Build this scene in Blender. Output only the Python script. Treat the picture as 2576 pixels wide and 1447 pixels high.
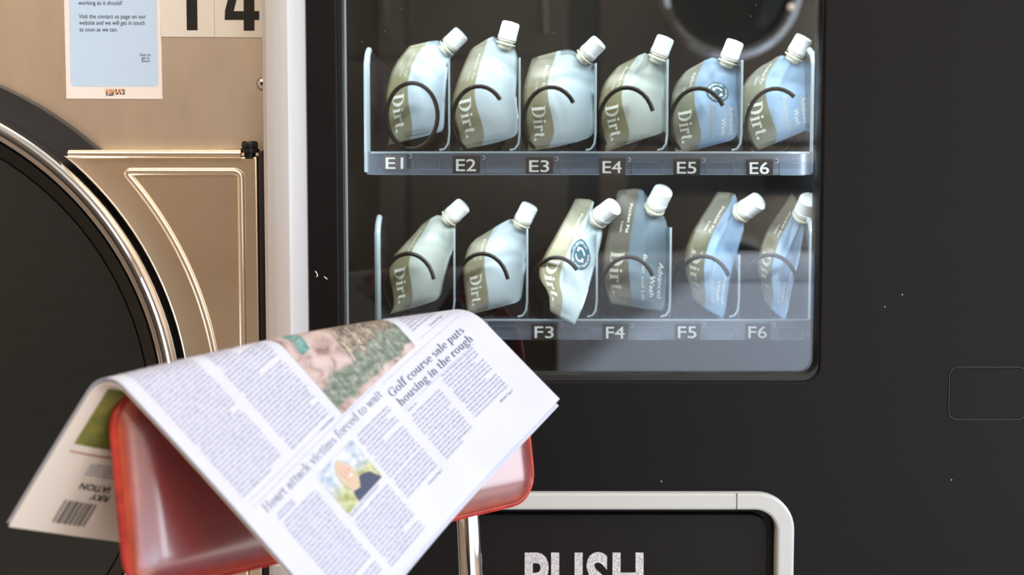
import bpy, bmesh, math, random
import numpy as np
from mathutils import Vector, Matrix
random.seed(7)
for o in list(bpy.data.objects): bpy.data.objects.remove(o, do_unlink=True)
SC = bpy.context.scene; COL = SC.collection
# ------------------------------------------------------------------ camera
FPX = 50/36*2576; TH = math.radians(4.4); CAM = np.array([0, -1.503, .95])
FW = np.array([0, math.cos(TH), -math.sin(TH)]); UP = np.array([0, math.sin(TH), math.cos(TH)]); RT = np.array([1., 0, 0])
cd = bpy.data.cameras.new('camera'); cam = bpy.data.objects.new('camera', cd); COL.objects.link(cam)
cd.lens = 50; cd.sensor_width = 36; cd.clip_start = .02
cam.location = CAM; cam.rotation_euler = (math.pi/2 - TH, 0, 0)
cd.dof.use_dof = True; cd.dof.focus_distance = 1.42; cd.dof.aperture_fstop = 5.0
SC.camera = cam
# ------------------------------------------------------------------ world, lights, exposure
w = bpy.data.worlds.new('world'); SC.world = w; w.use_nodes = True
w.node_tree.nodes['Background'].inputs[0].default_value = (.80, .88, 1, 1)
w.node_tree.nodes['Background'].inputs[1].default_value = .6
def area(name, loc, rot, sx, sy, power, col):
    l = bpy.data.lights.new(name, 'AREA'); l.shape = 'RECTANGLE'; l.size = sx; l.size_y = sy; l.energy = power; l.color = col
    o = bpy.data.objects.new(name, l); COL.objects.link(o); o.location = loc; o.rotation_euler = rot; return o
# daylight through the shop window in the right-hand wall
area('window_daylight', (2.62, -1.0, 1.26), (0, math.pi/2, 0), 2.28, 3.0, 120, (.86, .92, 1.0))
sl = bpy.data.lights.new('sun', 'SUN'); sl.energy = 20; sl.angle = .02; sl.color = (.93, .97, 1)
sun = bpy.data.objects.new('sun', sl); COL.objects.link(sun); sun.rotation_euler = Vector((-.75, -.45, -.60)).to_track_quat('-Z', 'Y').to_euler()
SC.view_settings.view_transform = 'Standard'; SC.view_settings.look = 'None'
SC.view_settings.exposure = -0.22; SC.view_settings.gamma = 1; SC.view_settings.use_curve_mapping = False
# ------------------------------------------------------------------ helpers
def P(px, py, Y):
    r = FW + RT*(px-1288)/FPX - UP*(py-723.5)/FPX
    return CAM + r*((Y-CAM[1])/r[1])
def XZ(px, py, Y): p = P(px, py, Y); return (p[0], p[2])
def lin(c): return tuple((x/255/12.92 if x/255 <= .04045 else ((x/255+.055)/1.055)**2.4) for x in c) + (1,)
def tag(o, label=None, cat=None, group=None, kind=None):
    if label: o['label'] = label
    if cat: o['category'] = cat
    if group: o['group'] = group
    if kind: o['kind'] = kind
    return o
WLOC = {}
def empty(name, loc, label=None, cat=None, group=None):
    o = bpy.data.objects.new(name, None); COL.objects.link(o); o.location = loc; o.empty_display_size = .05
    WLOC[o.name] = Vector(loc); tag(o, label, cat, group); return o
def link(name, me, mat, parent=None):
    o = bpy.data.objects.new(name, me); COL.objects.link(o)
    if mat is not None and not me.materials: me.materials.append(mat)
    if parent is not None:
        o.parent = parent; o.location = -WLOC.get(parent.name, Vector((0, 0, 0)))
    WLOC[o.name] = Vector((0, 0, 0)); return o
def mk(name, vs, fs, mat, parent=None, smooth=False, sharp=None):
    me = bpy.data.meshes.new(name); me.from_pydata([tuple(map(float, v)) for v in vs], [], fs); me.update()
    if smooth:
        me.polygons.foreach_set('use_smooth', [True]*len(me.polygons))
        if sharp: me.set_sharp_from_angle(angle=math.radians(sharp))
    return link(name, me, mat, parent)
def norm(a): a = np.asarray(a, float); return a/np.linalg.norm(a)
class MB:
    def __init__(s): s.v = []; s.f = []
    def add(s, v, f): n = len(s.v); s.v += [tuple(map(float, p)) for p in v]; s.f += [tuple(i+n for i in q) for q in f]; return s
    def box(s, a, b):
        x0, y0, z0 = a; x1, y1, z1 = b
        return s.add([(x0,y0,z0),(x1,y0,z0),(x1,y1,z0),(x0,y1,z0),(x0,y0,z1),(x1,y0,z1),(x1,y1,z1),(x0,y1,z1)],
                     [(0,3,2,1),(4,5,6,7),(0,1,5,4),(1,2,6,5),(2,3,7,6),(3,0,4,7)])
    def tube(s, pts, r, n=12, closed=False, caps=True):
        pts = [np.asarray(p, float) for p in pts]; N = len(pts); rings = []; prev = None
        for i, p in enumerate(pts):
            if closed: t = norm(pts[(i+1) % N]-pts[i-1])
            else: t = norm(pts[min(i+1, N-1)]-pts[max(i-1, 0)])
            if prev is None:
                a = np.array([0, 0, 1.]) if abs(t[2]) < .9 else np.array([1., 0, 0])
                u = norm(np.cross(t, a))
            else: u = norm(prev - t*(prev@t))
            prev = u; v = np.cross(t, u); rr = r[i] if hasattr(r, '__len__') else r
            rings.append([p+rr*(u*math.cos(2*math.pi*k/n)+v*math.sin(2*math.pi*k/n)) for k in range(n)])
        V = [q for g in rings for q in g]; Fc = []
        for i in range(N if closed else N-1):
            j = (i+1) % N
            for k in range(n): Fc.append((i*n+k, i*n+(k+1) % n, j*n+(k+1) % n, j*n+k))
        if not closed and caps: Fc.append(tuple(range(n))[::-1]); Fc.append(tuple((N-1)*n+k for k in range(n)))
        return s.add(V, Fc)
    def lathe(s, base, axis, prof, n=48, rib=None, closed=False):
        # prof: (radius, height along axis) from bottom to top
        base = np.asarray(base, float); ax = norm(axis); a = np.array([0, 1., 0]) if abs(ax[1]) < .9 else np.array([1., 0, 0])
        u = norm(np.cross(ax, a)); v = np.cross(ax, u); V = []; Fc = []
        for (r, h) in prof:
            for k in range(n):
                rr = r
                if rib and rib[0] <= h <= rib[1]: rr = r*(1-(rib[2] if k % 2 else 0))
                V.append(base+ax*h+rr*(u*math.cos(2*math.pi*k/n)+v*math.sin(2*math.pi*k/n)))
        for i in range(len(prof)-1):
            for k in range(n): Fc.append((i*n+k, i*n+(k+1) % n, (i+1)*n+(k+1) % n, (i+1)*n+k))
        if closed:
            i = len(prof)-1
            for k in range(n): Fc.append((i*n+k, i*n+(k+1) % n, (k+1) % n, k))
        else: Fc.append(tuple(range(n))[::-1]); Fc.append(tuple((len(prof)-1)*n+k for k in range(n)))
        return s.add(V, Fc)
    def build(s, name, mat, parent=None, smooth=False, sharp=40): return mk(name, s.v, s.f, mat, parent, smooth, sharp)
def bevel(o, wd, seg=2):
    bm = bmesh.new(); bm.from_mesh(o.data)
    bmesh.ops.bevel(bm, geom=bm.edges[:], offset=wd, segments=seg, affect='EDGES', profile=.5, clamp_overlap=True)
    bm.to_mesh(o.data); bm.free(); o.data.polygons.foreach_set('use_smooth', [True]*len(o.data.polygons)); o.data.set_sharp_from_angle(angle=math.radians(35)); return o
def box(name, a, b, mat, parent=None, bev=0):
    o = MB().box(a, b).build(name, mat, parent)
    return bevel(o, bev) if bev else o
def curve_mesh(cu):
    o = bpy.data.objects.new('tmp', cu); COL.objects.link(o)
    dg = bpy.context.evaluated_depsgraph_get(); dg.update()
    me = bpy.data.meshes.new_from_object(o.evaluated_get(dg)); bpy.data.objects.remove(o, do_unlink=True); bpy.data.curves.remove(cu)
    return me
def plate(name, outlines, y0, y1, bev, mat, parent=None, seg=2):
    """flat plate parallel to the fronts: (x, z) outlines, holes by even-odd fill"""
    cu = bpy.data.curves.new('c', 'CURVE'); cu.dimensions = '2D'; cu.fill_mode = 'BOTH'
    for ol in outlines:
        sp = cu.splines.new('POLY'); sp.points.add(len(ol)-1); sp.use_cyclic_u = True
        for i, (x, z) in enumerate(ol): sp.points[i].co = (x, z, 0, 1)
    cu.extrude = max((y1-y0)/2-bev, 1e-5); cu.bevel_depth = bev; cu.bevel_resolution = seg; cu.offset = -bev
    me = curve_mesh(cu); ym = (y0+y1)/2
    for v in me.vertices: v.co = (v.co.x, ym-v.co.z, v.co.y)
    bm = bmesh.new(); bm.from_mesh(me); bmesh.ops.remove_doubles(bm, verts=bm.verts, dist=1e-6); bmesh.ops.recalc_face_normals(bm, faces=bm.faces); bm.to_mesh(me); bm.free()
    me.polygons.foreach_set('use_smooth', [True]*len(me.polygons)); me.set_sharp_from_angle(angle=math.radians(30))
    for p in me.polygons:
        if abs(p.normal.y) > .999: p.use_smooth = False
    me.materials.clear(); me.name = name
    return link(name, me, mat, parent)
def rr(x0, x1, z0, z1, r, n=10):
    pts = []
    for cx, cz, a in ((x1-r, z1-r, 0), (x0+r, z1-r, 90), (x0+r, z0+r, 180), (x1-r, z0+r, 270)):
        for k in range(n+1):
            t = math.radians(a+90*k/n); pts.append((cx+r*math.cos(t), cz+r*math.sin(t)))
    return pts
# ------------------------------------------------------------------ lettering
TC = {}
def sans(txt, bold=0.0, space=1.0):
    """2D outline mesh of a string in the built-in sans face, normalised to cap height 1"""
    key = (txt, bold, space)
    if key not in TC:
        cu = bpy.data.curves.new('t', 'FONT'); cu.body = txt; cu.size = 1; cu.offset = bold; cu.space_character = space; cu.resolution_u = 4
        me = curve_mesh(cu); v = [(p.co.x, p.co.y) for p in me.vertices]; f = [tuple(p.vertices) for p in me.polygons]
        bpy.data.meshes.remove(me); TC[key] = (np.array(v)/.72, f)
    return TC[key]
class SerifFont:
    W = .115; T = .035; X = .46; C = .70; A = .74; D = -.21
    def __init__(s, w=None):
        if w: s.W = w
        s.g = {}
    def q(s, *p): s.f.append(tuple(range(len(s.v), len(s.v)+len(p)))); s.v += list(p)
    def stem(s, x, y0, y1, w=None): w = w or s.W; s.q((x, y0), (x+w, y0), (x+w, y1), (x, y1))
    def bar(s, x0, x1, y, h=None): h = h or s.T; s.q((x0, y), (x1, y), (x1, y+h), (x0, y+h))
    def ft(s, x, y, w=None): s.bar(x-.055, x+(w or s.W)+.055, y)                     # foot serif
    def hd(s, x, y): s.q((x-.07, y-.045), (x+.01, y-.05), (x+.01, y), (x-.05, y-.01))  # flag serif
    def ring(s, cx, cy, rx, ry, a0=0, a1=360, w=None, t=None, n=18):
        w = w or s.W; t = t or s.T
        for k in range(n):
            p = [math.radians(a0+(a1-a0)*j/n) for j in (k, k+1)]
            o = [(cx+rx*math.cos(a), cy+ry*math.sin(a)) for a in p]; i = [(cx+(rx-w)*math.cos(a), cy+(ry-t)*math.sin(a)) for a in p]
            s.q(o[0], o[1], i[1], i[0])
    def dot(s, cx, cy, r): s.q(*[(cx+r*math.cos(k*math.pi/6), cy+r*math.sin(k*math.pi/6)) for k in range(12)])
    def dg(s, x0, y0, x1, y1, w): s.q((x0, y0), (x0+w, y0), (x1+w, y1), (x1, y1))
    def glyph(s, c):
        if c in s.g: return s.g[c]
        s.v = []; s.f = []; W, T, X, C, A, D = s.W, s.T, s.X, s.C, s.A, s.D; adv = .5
        if c == ' ': adv = .25
        elif c == 'o': s.ring(.26, X/2, .23, X/2+.01); adv = .52
        elif c == 'c': s.ring(.25, X/2, .22, X/2+.01, 55, 315); s.dot(.37, X-.09, .055); adv = .46
        elif c == 'e': s.ring(.25, X/2, .22, X/2+.01, 0, 320); s.bar(.1, .46, X/2); adv = .48
        elif c == 'a': s.stem(.29, .03, X-.1); s.ring(.22, X-.14, .185, .15, 0, 150, W, T); s.dot(.09, X-.13, .055); s.ring(.22, .14, .19, .15, 20, 340, W*.9, T); s.bar(.36, .47, 0, .05); adv = .48
        elif c == 'p': s.stem(.08, D, X); s.ring(.30, X/2, .21, X/2+.01); s.ft(.08, D); s.hd(.08, X); adv = .55
        elif c == 'd': s.ring(.25, X/2, .22, X/2+.01); s.stem(.36, 0, A); s.hd(.36, A); s.bar(.46, .54, 0); adv = .55
        elif c == 'g': s.ring(.23, X-.15, .19, .16); s.ring(.25, -.10, .23, .12, 0, 360, W*.7, T*1.4); s.bar(.38, .48, X-.06, .06); s.ring(.2, .1, .14, .1, 100, 260, W*.6, T); s.bar(.15, .34, .0, .06); adv = .49
        elif c == 'u': s.stem(.08, .1, X); s.stem(.36, 0, X); s.ring(.24, .15, .16, .16, 180, 330); s.hd(.08, X); s.hd(.36, X); s.bar(.46, .55, 0); adv = .56
        elif c in 'nh': s.stem(.08, 0, X if c == 'n' else A); s.ring(.28, X-.17, .19, .18, 0, 150); s.stem(.355, 0, X-.16); s.ft(.08, 0); s.ft(.355, 0); s.hd(.08, X if c == 'n' else A); adv = .56
        elif c == 'm':
            s.stem(.08, 0, X); s.hd(.08, X)
            for x in (.28, .56): s.ring(x, X-.17, .19, .18, 0, 150); s.stem(x+.075, 0, X-.16); s.ft(x+.075, 0)
            s.ft(.08, 0); adv = .84
        elif c == 'r': s.stem(.08, 0, X); s.ring(.28, X-.15, .16, .16, 60, 150, W*.7, T); s.dot(.33, X-.07, .06); s.ft(.08, 0); s.hd(.08, X); adv = .40
        elif c == 's': s.ring(.19, X-.12, .15, .13, 30, 270, W*.9, T*1.1); s.ring(.2, .125, .16, .135, -150, 90, W*.9, T*1.1); s.dg(.08, .28, .25, .17, W); adv = .40
        elif c == 't': s.stem(.10, .08, X+.12); s.bar(.03, .31, X-T); s.ring(.25, .11, .15, .12, 180, 310, W, T*1.2); adv = .35
        elif c == 'f': s.stem(.10, 0, A-.12); s.ring(.26, A-.14, .16, .15, 60, 180, W, T); s.dot(.33, A-.07, .055); s.bar(.03, .31, X-T); s.ft(.10, 0); adv = .34
        elif c == 'l': s.stem(.08, 0, A); s.ft(.08, 0); s.hd(.08, A); adv = .28
        elif c == 'i': s.stem(.08, 0, X); s.ft(.08, 0); s.hd(.08, X); s.dot(.135, X+.14, .07); adv = .28
        elif c == 'k': s.stem(.08, 0, A); s.ft(.08, 0); s.hd(.08, A); s.dg(.18, .2, .4, X, .05); s.dg(.38, 0, .24, .27, W*1.1); s.bar(.3, .55, X-T); s.bar(.33, .58, 0); adv = .56
        elif c == 'v': s.dg(.2, 0, .04, X, W*1.1); s.dg(.22, 0, .40, X, .045); s.bar(-.02, .23, X-T); s.bar(.32, .5, X-T); adv = .48
        elif c == 'w': s.dg(.18, 0, .04, X, W*1.1); s.dg(.2, 0, .34, X, .045); s.dg(.46, 0, .32, X, W*1.1); s.dg(.48, 0, .64, X, .045); s.bar(-.02, .23, X-T); s.bar(.56, .73, X-T); adv = .72
        elif c == 'H': s.stem(.09, 0, C); s.stem(.50, 0, C); s.bar(.2, .5, C/2); [s.ft(x, y) for x in (.09, .50) for y in (0, C-T)]; adv = .72
        elif c == 'G': s.ring(.36, C/2, .32, C/2+.01, 45, 318); s.stem(.50, .04, .31); s.bar(.43, .68, .29); s.dg(.58, .42, .6, C, .04); adv = .72
        elif c == 'D': s.stem(.09, 0, C, W*1.15); s.ring(.29, C/2, .36, C/2, -90, 90, W*1.25, T*1.3); s.bar(.03, .3, 0, T*1.3); s.bar(.03, .3, C-T*1.3, T*1.3); adv = .70
        elif c == '.': s.dot(.1, .07, .08); adv = .24
        s.g[c] = (s.v, s.f, adv); return s.g[c]
    def text(s, txt):
        V = []; Fc = []; x = 0
        for c in txt:
            v, f, a = s.glyph(c); n = len(V); V += [(p[0]+x, p[1]) for p in v]; Fc += [tuple(i+n for i in q) for q in f]; x += a
        return np.array(V)/s.C, Fc, x/s.C
SERIF = SerifFont(.085); BOLDSERIF = SerifFont(.135); HEADSERIF = SerifFont(.115)
def fit_text(v, x0, x1):
    v = np.array(v); v[:, 0] = (v[:, 0]-v[:, 0].min())/(v[:, 0].max()-v[:, 0].min())*(x1-x0)+x0; return v
def plane_text(name, txt, pxl, pxr, base, cap, Y, mat, parent, bold=0., slope=0., space=1.0):
    """lettering on a front-parallel surface: left/right pixel, baseline pixel, cap height in pixels"""
    v, f = sans(txt, bold, space); v = fit_text(v, pxl, pxr)
    vs = [P(a, base+slope*(a-pxl)-b*cap, Y) for a, b in v]
    return mk(name, vs, f, mat, parent)
# ------------------------------------------------------------------ materials
M = {}
def pm(name, col, rough=.5, metal=0., spec=.5, bump=None, noise=None, coat=0., trans=0., alpha=None, aniso=0., sheen=0.):
    m = bpy.data.materials.new(name); m.use_nodes = True; nt = m.node_tree; b = nt.nodes['Principled BSDF']
    c = lin(col) if max(col) > 1.0 else tuple(col)+(1,)
    b.inputs['Base Color'].default_value = c; b.inputs['Roughness'].default_value = rough; b.inputs['Metallic'].default_value = metal
    b.inputs['Specular IOR Level'].default_value = spec; b.inputs['Coat Weight'].default_value = coat; b.inputs['Anisotropic'].default_value = aniso
    if trans: b.inputs['Transmission Weight'].default_value = trans
    tc = nt.nodes.new('ShaderNodeTexCoord')
    def nz(scale, stretch=(1, 1, 1), detail=4):
        mp = nt.nodes.new('ShaderNodeMapping'); mp.inputs['Scale'].default_value = stretch; nt.links.new(tc.outputs['Object'], mp.inputs[0])
        n = nt.nodes.new('ShaderNodeTexNoise'); n.inputs['Scale'].default_value = scale; n.inputs['Detail'].default_value = detail
        nt.links.new(mp.outputs[0], n.inputs['Vector']); return n.outputs['Fac']
    if noise:   # (scale, stretch, amount): the colour varies a little
        f = nz(noise[0], noise[1]); mx = nt.nodes.new('ShaderNodeMix'); mx.data_type = 'RGBA'
        mr = nt.nodes.new('ShaderNodeMapRange'); mr.inputs[1].default_value = .35; mr.inputs[2].default_value = .65
        nt.links.new(f, mr.inputs[0]); nt.links.new(mr.outputs[0], mx.inputs[0])
        mx.inputs[6].default_value = tuple(x*(1-noise[2]) for x in c[:3])+(1,); mx.inputs[7].default_value = tuple(min(1, x*(1+noise[2])) for x in c[:3])+(1,)
        nt.links.new(mx.outputs[2], b.inputs['Base Color'])
    if bump:
        f = nz(bump[0], bump[1]); bp = nt.nodes.new('ShaderNodeBump'); bp.inputs['Strength'].default_value = bump[2]; bp.inputs['Distance'].default_value = bump[3]
        nt.links.new(f, bp.inputs['Height']); nt.links.new(bp.outputs[0], b.inputs['Normal'])
    M[name] = m; return m
pm('steel_panel', (.88, .81, .71), .38, 1., bump=(220, (2, 2, 1), .06, .0004), noise=(9, (3, 3, 1), .05))
pm('steel_plate', (.92, .82, .67), .32, 1., bump=(220, (1, 1, 3), .05, .0003), noise=(9, (1, 1, 1.5), .04))
pm('chrome', (.80, .80, .82), .06, 1.)
pm('dark_rubber', (28, 29, 33), .55, bump=(300, (1, 1, 1), .2, .0005))
pm('black_plastic', (14, 14, 16), .4)
pm('white_trim', (192, 192, 194), .38, noise=(30, (8, 8, .15), .03))
pm('tag_black', (44, 37, 34), .5); pm('tag_grey', (98, 98, 104), .5); pm('letter_white', (238, 242, 248), .5)
pm('sticker_white', (226, 222, 214), .45); pm('sticker_black', (8, 8, 8), .5)
pm('poster_cream', (240, 234, 232), .5); pm('poster_blue', (192, 220, 248), .5); pm('poster_ink', (40, 48, 62), .5); pm('logo_orange', (250, 200, 165), .5)
pm('push_silver', (196, 198, 206), .5, noise=(700, (1, 1, 1), .35))
pm('flap_frame', (192, 198, 200), .42); pm('flap_black', (14, 13, 14), .55, spec=.25, bump=(500, (1, 1, 1), .1, .0003))
pm('interior', (30, 25, 19), .6, noise=(5, (1, 1, 1), .25)); pm('interior_dark', (16, 15, 15), .6)
pm('coil_wire', (40, 36, 35), .25, .85); pm('cap_white', (192, 196, 198), .38); pm('neck_white', (194, 193, 178), .4)
pm('chair_shell', (120, 20, 20), .4); pm('piping', (176, 52, 40), .38, noise=(60, (1, 1, 1), .3))
pm('paper', (188, 194, 212), .75, noise=(30, (1, 1, 1), .02)); pm('paper_back', (226, 218, 206), .75)
pm('ink_soft', (150, 156, 180), .8); pm('ink_head', (66, 74, 98), .8); pm('ink_thin', (104, 110, 134), .8); pm('ink_dark', (58, 50, 44), .8); pm('ink_red', (176, 84, 70), .8)
pm('floor_tile', (150, 142, 132), .4, noise=(3, (1, 1, 1), .1)); pm('wall_paint', (228, 206, 184), .8, noise=(2, (1, 1, 1), .04)); pm('ceiling_paint', (225, 222, 215), .8)
pm('dryer_steel', (.42, .36, .30), .35, 1., noise=(10, (1, 1, 6), .08)); pm('dryer_dark', (18, 18, 20), .15); pm('bench_white', (212, 224, 246), .4); pm('frame_grey', (120, 122, 126), .5)
pm('hair', (184, 170, 148), .8); pm('skin', (196, 162, 150), .8); pm('navy', (62, 70, 94), .8); pm('photo_sky', (196, 208, 226), .8)
pm('cabinet_brown', (112, 98, 80), .55, noise=(6, (4, 4, 1), .12)); pm('badge_teal', (38, 84, 100), .5); pm('lock_metal', (40, 39, 42), .45)

def nodes(name):
    m = bpy.data.materials.new(name); m.use_nodes = True; M[name] = m; nt = m.node_tree
    return m, nt, nt.nodes['Principled BSDF'], nt.nodes['Material Output']
# matte black door paint with sparse pale specks of wear
m, nt, b, out = nodes('black_door'); b.inputs['Roughness'].default_value = .5
tc = nt.nodes.new('ShaderNodeTexCoord'); vo = nt.nodes.new('ShaderNodeTexVoronoi'); vo.inputs['Scale'].default_value = 55
nt.links.new(tc.outputs['Object'], vo.inputs['Vector'])
n2 = nt.nodes.new('ShaderNodeTexNoise'); n2.inputs['Scale'].default_value = 9; nt.links.new(tc.outputs['Object'], n2.inputs['Vector'])
cmp1 = nt.nodes.new('ShaderNodeMath'); cmp1.operation = 'LESS_THAN'; cmp1.inputs[1].default_value = .05; nt.links.new(vo.outputs['Distance'], cmp1.inputs[0])
cmp2 = nt.nodes.new('ShaderNodeMath'); cmp2.operation = 'GREATER_THAN'; cmp2.inputs[1].default_value = .60; nt.links.new(n2.outputs['Fac'], cmp2.inputs[0])
mu = nt.nodes.new('ShaderNodeMath'); mu.operation = 'MULTIPLY'; nt.links.new(cmp1.outputs[0], mu.inputs[0]); nt.links.new(cmp2.outputs[0], mu.inputs[1])
mx = nt.nodes.new('ShaderNodeMix'); mx.data_type = 'RGBA'; b.inputs['Specular IOR Level'].default_value = .18; mx.inputs[6].default_value = lin((13, 12, 14)); mx.inputs[7].default_value = lin((150, 150, 155))
nt.links.new(mu.outputs[0], mx.inputs[0]); nt.links.new(mx.outputs[2], b.inputs['Base Color'])
n3 = nt.nodes.new('ShaderNodeTexNoise'); n3.inputs['Scale'].default_value = 700; nt.links.new(tc.outputs['Object'], n3.inputs['Vector'])
bp = nt.nodes.new('ShaderNodeBump'); bp.inputs['Strength'].default_value = .12; bp.inputs['Distance'].default_value = .0004; nt.links.new(n3.outputs['Fac'], bp.inputs['Height']); nt.links.new(bp.outputs[0], b.inputs['Normal'])
def clear_mat(name, tint, body, body_fac, ior=1.5, rough=.02, speck=False):
    """thin clear sheet: see-through tint, Fresnel reflection, a little diffuse body (dust, scuffs; sheen painted into acrylic)"""
    m, nt, b, out = nodes(name); nt.nodes.remove(b)
    tr = nt.nodes.new('ShaderNodeBsdfTransparent'); tr.inputs[0].default_value = tuple(tint)+(1,)
    gl = nt.nodes.new('ShaderNodeBsdfGlossy'); gl.inputs['Roughness'].default_value = rough; gl.inputs[0].default_value = (1, 1, 1, 1)
    fr = nt.nodes.new('ShaderNodeFresnel'); fr.inputs[0].default_value = ior
    df = nt.nodes.new('ShaderNodeBsdfDiffuse'); df.inputs[0].default_value = lin(body)
    m1 = nt.nodes.new('ShaderNodeMixShader'); m1.inputs[0].default_value = body_fac; nt.links.new(tr.outputs[0], m1.inputs[1]); nt.links.new(df.outputs[0], m1.inputs[2])
    if speck:
        tc = nt.nodes.new('ShaderNodeTexCoord'); mp = nt.nodes.new('ShaderNodeMapping'); mp.inputs['Scale'].default_value = (1, 1, .55); nt.links.new(tc.outputs['Object'], mp.inputs[0])
        vo = nt.nodes.new('ShaderNodeTexVoronoi'); vo.inputs['Scale'].default_value = 90; nt.links.new(mp.outputs[0], vo.inputs['Vector'])
        a = nt.nodes.new('ShaderNodeMath'); a.operation = 'LESS_THAN'; a.inputs[1].default_value = .045; nt.links.new(vo.outputs['Distance'], a.inputs[0])
        k = nt.nodes.new('ShaderNodeMath'); k.operation = 'MULTIPLY_ADD'; k.inputs[1].default_value = .35; k.inputs[2].default_value = body_fac; nt.links.new(a.outputs[0], k.inputs[0]); nt.links.new(k.outputs[0], m1.inputs[0])
    m2 = nt.nodes.new('ShaderNodeMixShader'); nt.links.new(fr.outputs[0], m2.inputs[0]); nt.links.new(m1.outputs[0], m2.inputs[1]); nt.links.new(gl.outputs[0], m2.inputs[2])
    nt.links.new(m2.outputs[0], out.inputs[0]); return m
clear_mat('pane', (.97, 1, .99), (150, 165, 170), .006, 1.55, 0.0, True)
clear_mat('acrylic', (.88, .92, .95), (150, 165, 185), .11, 1.45, .05)  # grey-blue body also paints in reflections off the divider faces
clear_mat('acrylic_edge', (.75, .80, .84), (190, 205, 212), .55, 1.45, .15)
clear_mat('fascia_plastic', (.62, .68, .76), (140, 152, 172), .42, 1.45, .2)
clear_mat('fascia_line', (.7, .75, .8), (165, 178, 195), .35, 1.45, .3)
clear_mat('washer_glass', (.35, .36, .36), (48, 53, 53), .6, 1.5, .22)
# red vinyl with worn orange edges
m, nt, b, out = nodes('vinyl'); b.inputs['Roughness'].default_value = .38; b.inputs['IOR'].default_value = 1.65; b.inputs['Coat Weight'].default_value = 1; b.inputs['Coat IOR'].default_value = 2.0; b.inputs['Coat Roughness'].default_value = .2
uv = nt.nodes.new('ShaderNodeUVMap'); sep = nt.nodes.new('ShaderNodeSeparateXYZ'); nt.links.new(uv.outputs[0], sep.inputs[0])
tc = nt.nodes.new('ShaderNodeTexCoord'); nz = nt.nodes.new('ShaderNodeTexNoise'); nz.inputs['Scale'].default_value = 45; nz.inputs['Detail'].default_value = 6; nt.links.new(tc.outputs['Object'], nz.inputs['Vector'])
ad = nt.nodes.new('ShaderNodeMath'); ad.operation = 'MULTIPLY_ADD'; ad.inputs[1].default_value = -.013; nt.links.new(nz.outputs['Fac'], ad.inputs[0]); nt.links.new(sep.outputs[0], ad.inputs[2])
mr = nt.nodes.new('ShaderNodeMapRange'); mr.inputs[1].default_value = -.012; mr.inputs[2].default_value = .004; mr.inputs[3].default_value = 1; mr.inputs[4].default_value = 0; nt.links.new(ad.outputs[0], mr.inputs[0])
mx = nt.nodes.new('ShaderNodeMix'); mx.data_type = 'RGBA'; mx.inputs[6].default_value = lin((118, 8, 18)); mx.inputs[7].default_value = lin((214, 92, 54)); nt.links.new(mr.outputs[0], mx.inputs[0]); nt.links.new(mx.outputs[2], b.inputs['Base Color'])
n4 = nt.nodes.new('ShaderNodeTexNoise'); n4.inputs['Scale'].default_value = 55; n4.inputs['Detail'].default_value = 8; n4.inputs['Distortion'].default_value = 1.2; nt.links.new(tc.outputs['Object'], n4.inputs['Vector'])
bp = nt.nodes.new('ShaderNodeBump'); bp.inputs['Strength'].default_value = .25; bp.inputs['Distance'].default_value = .002; nt.links.new(n4.outputs['Fac'], bp.inputs['Height']); nt.links.new(bp.outputs[0], b.inputs['Normal'])
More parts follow.
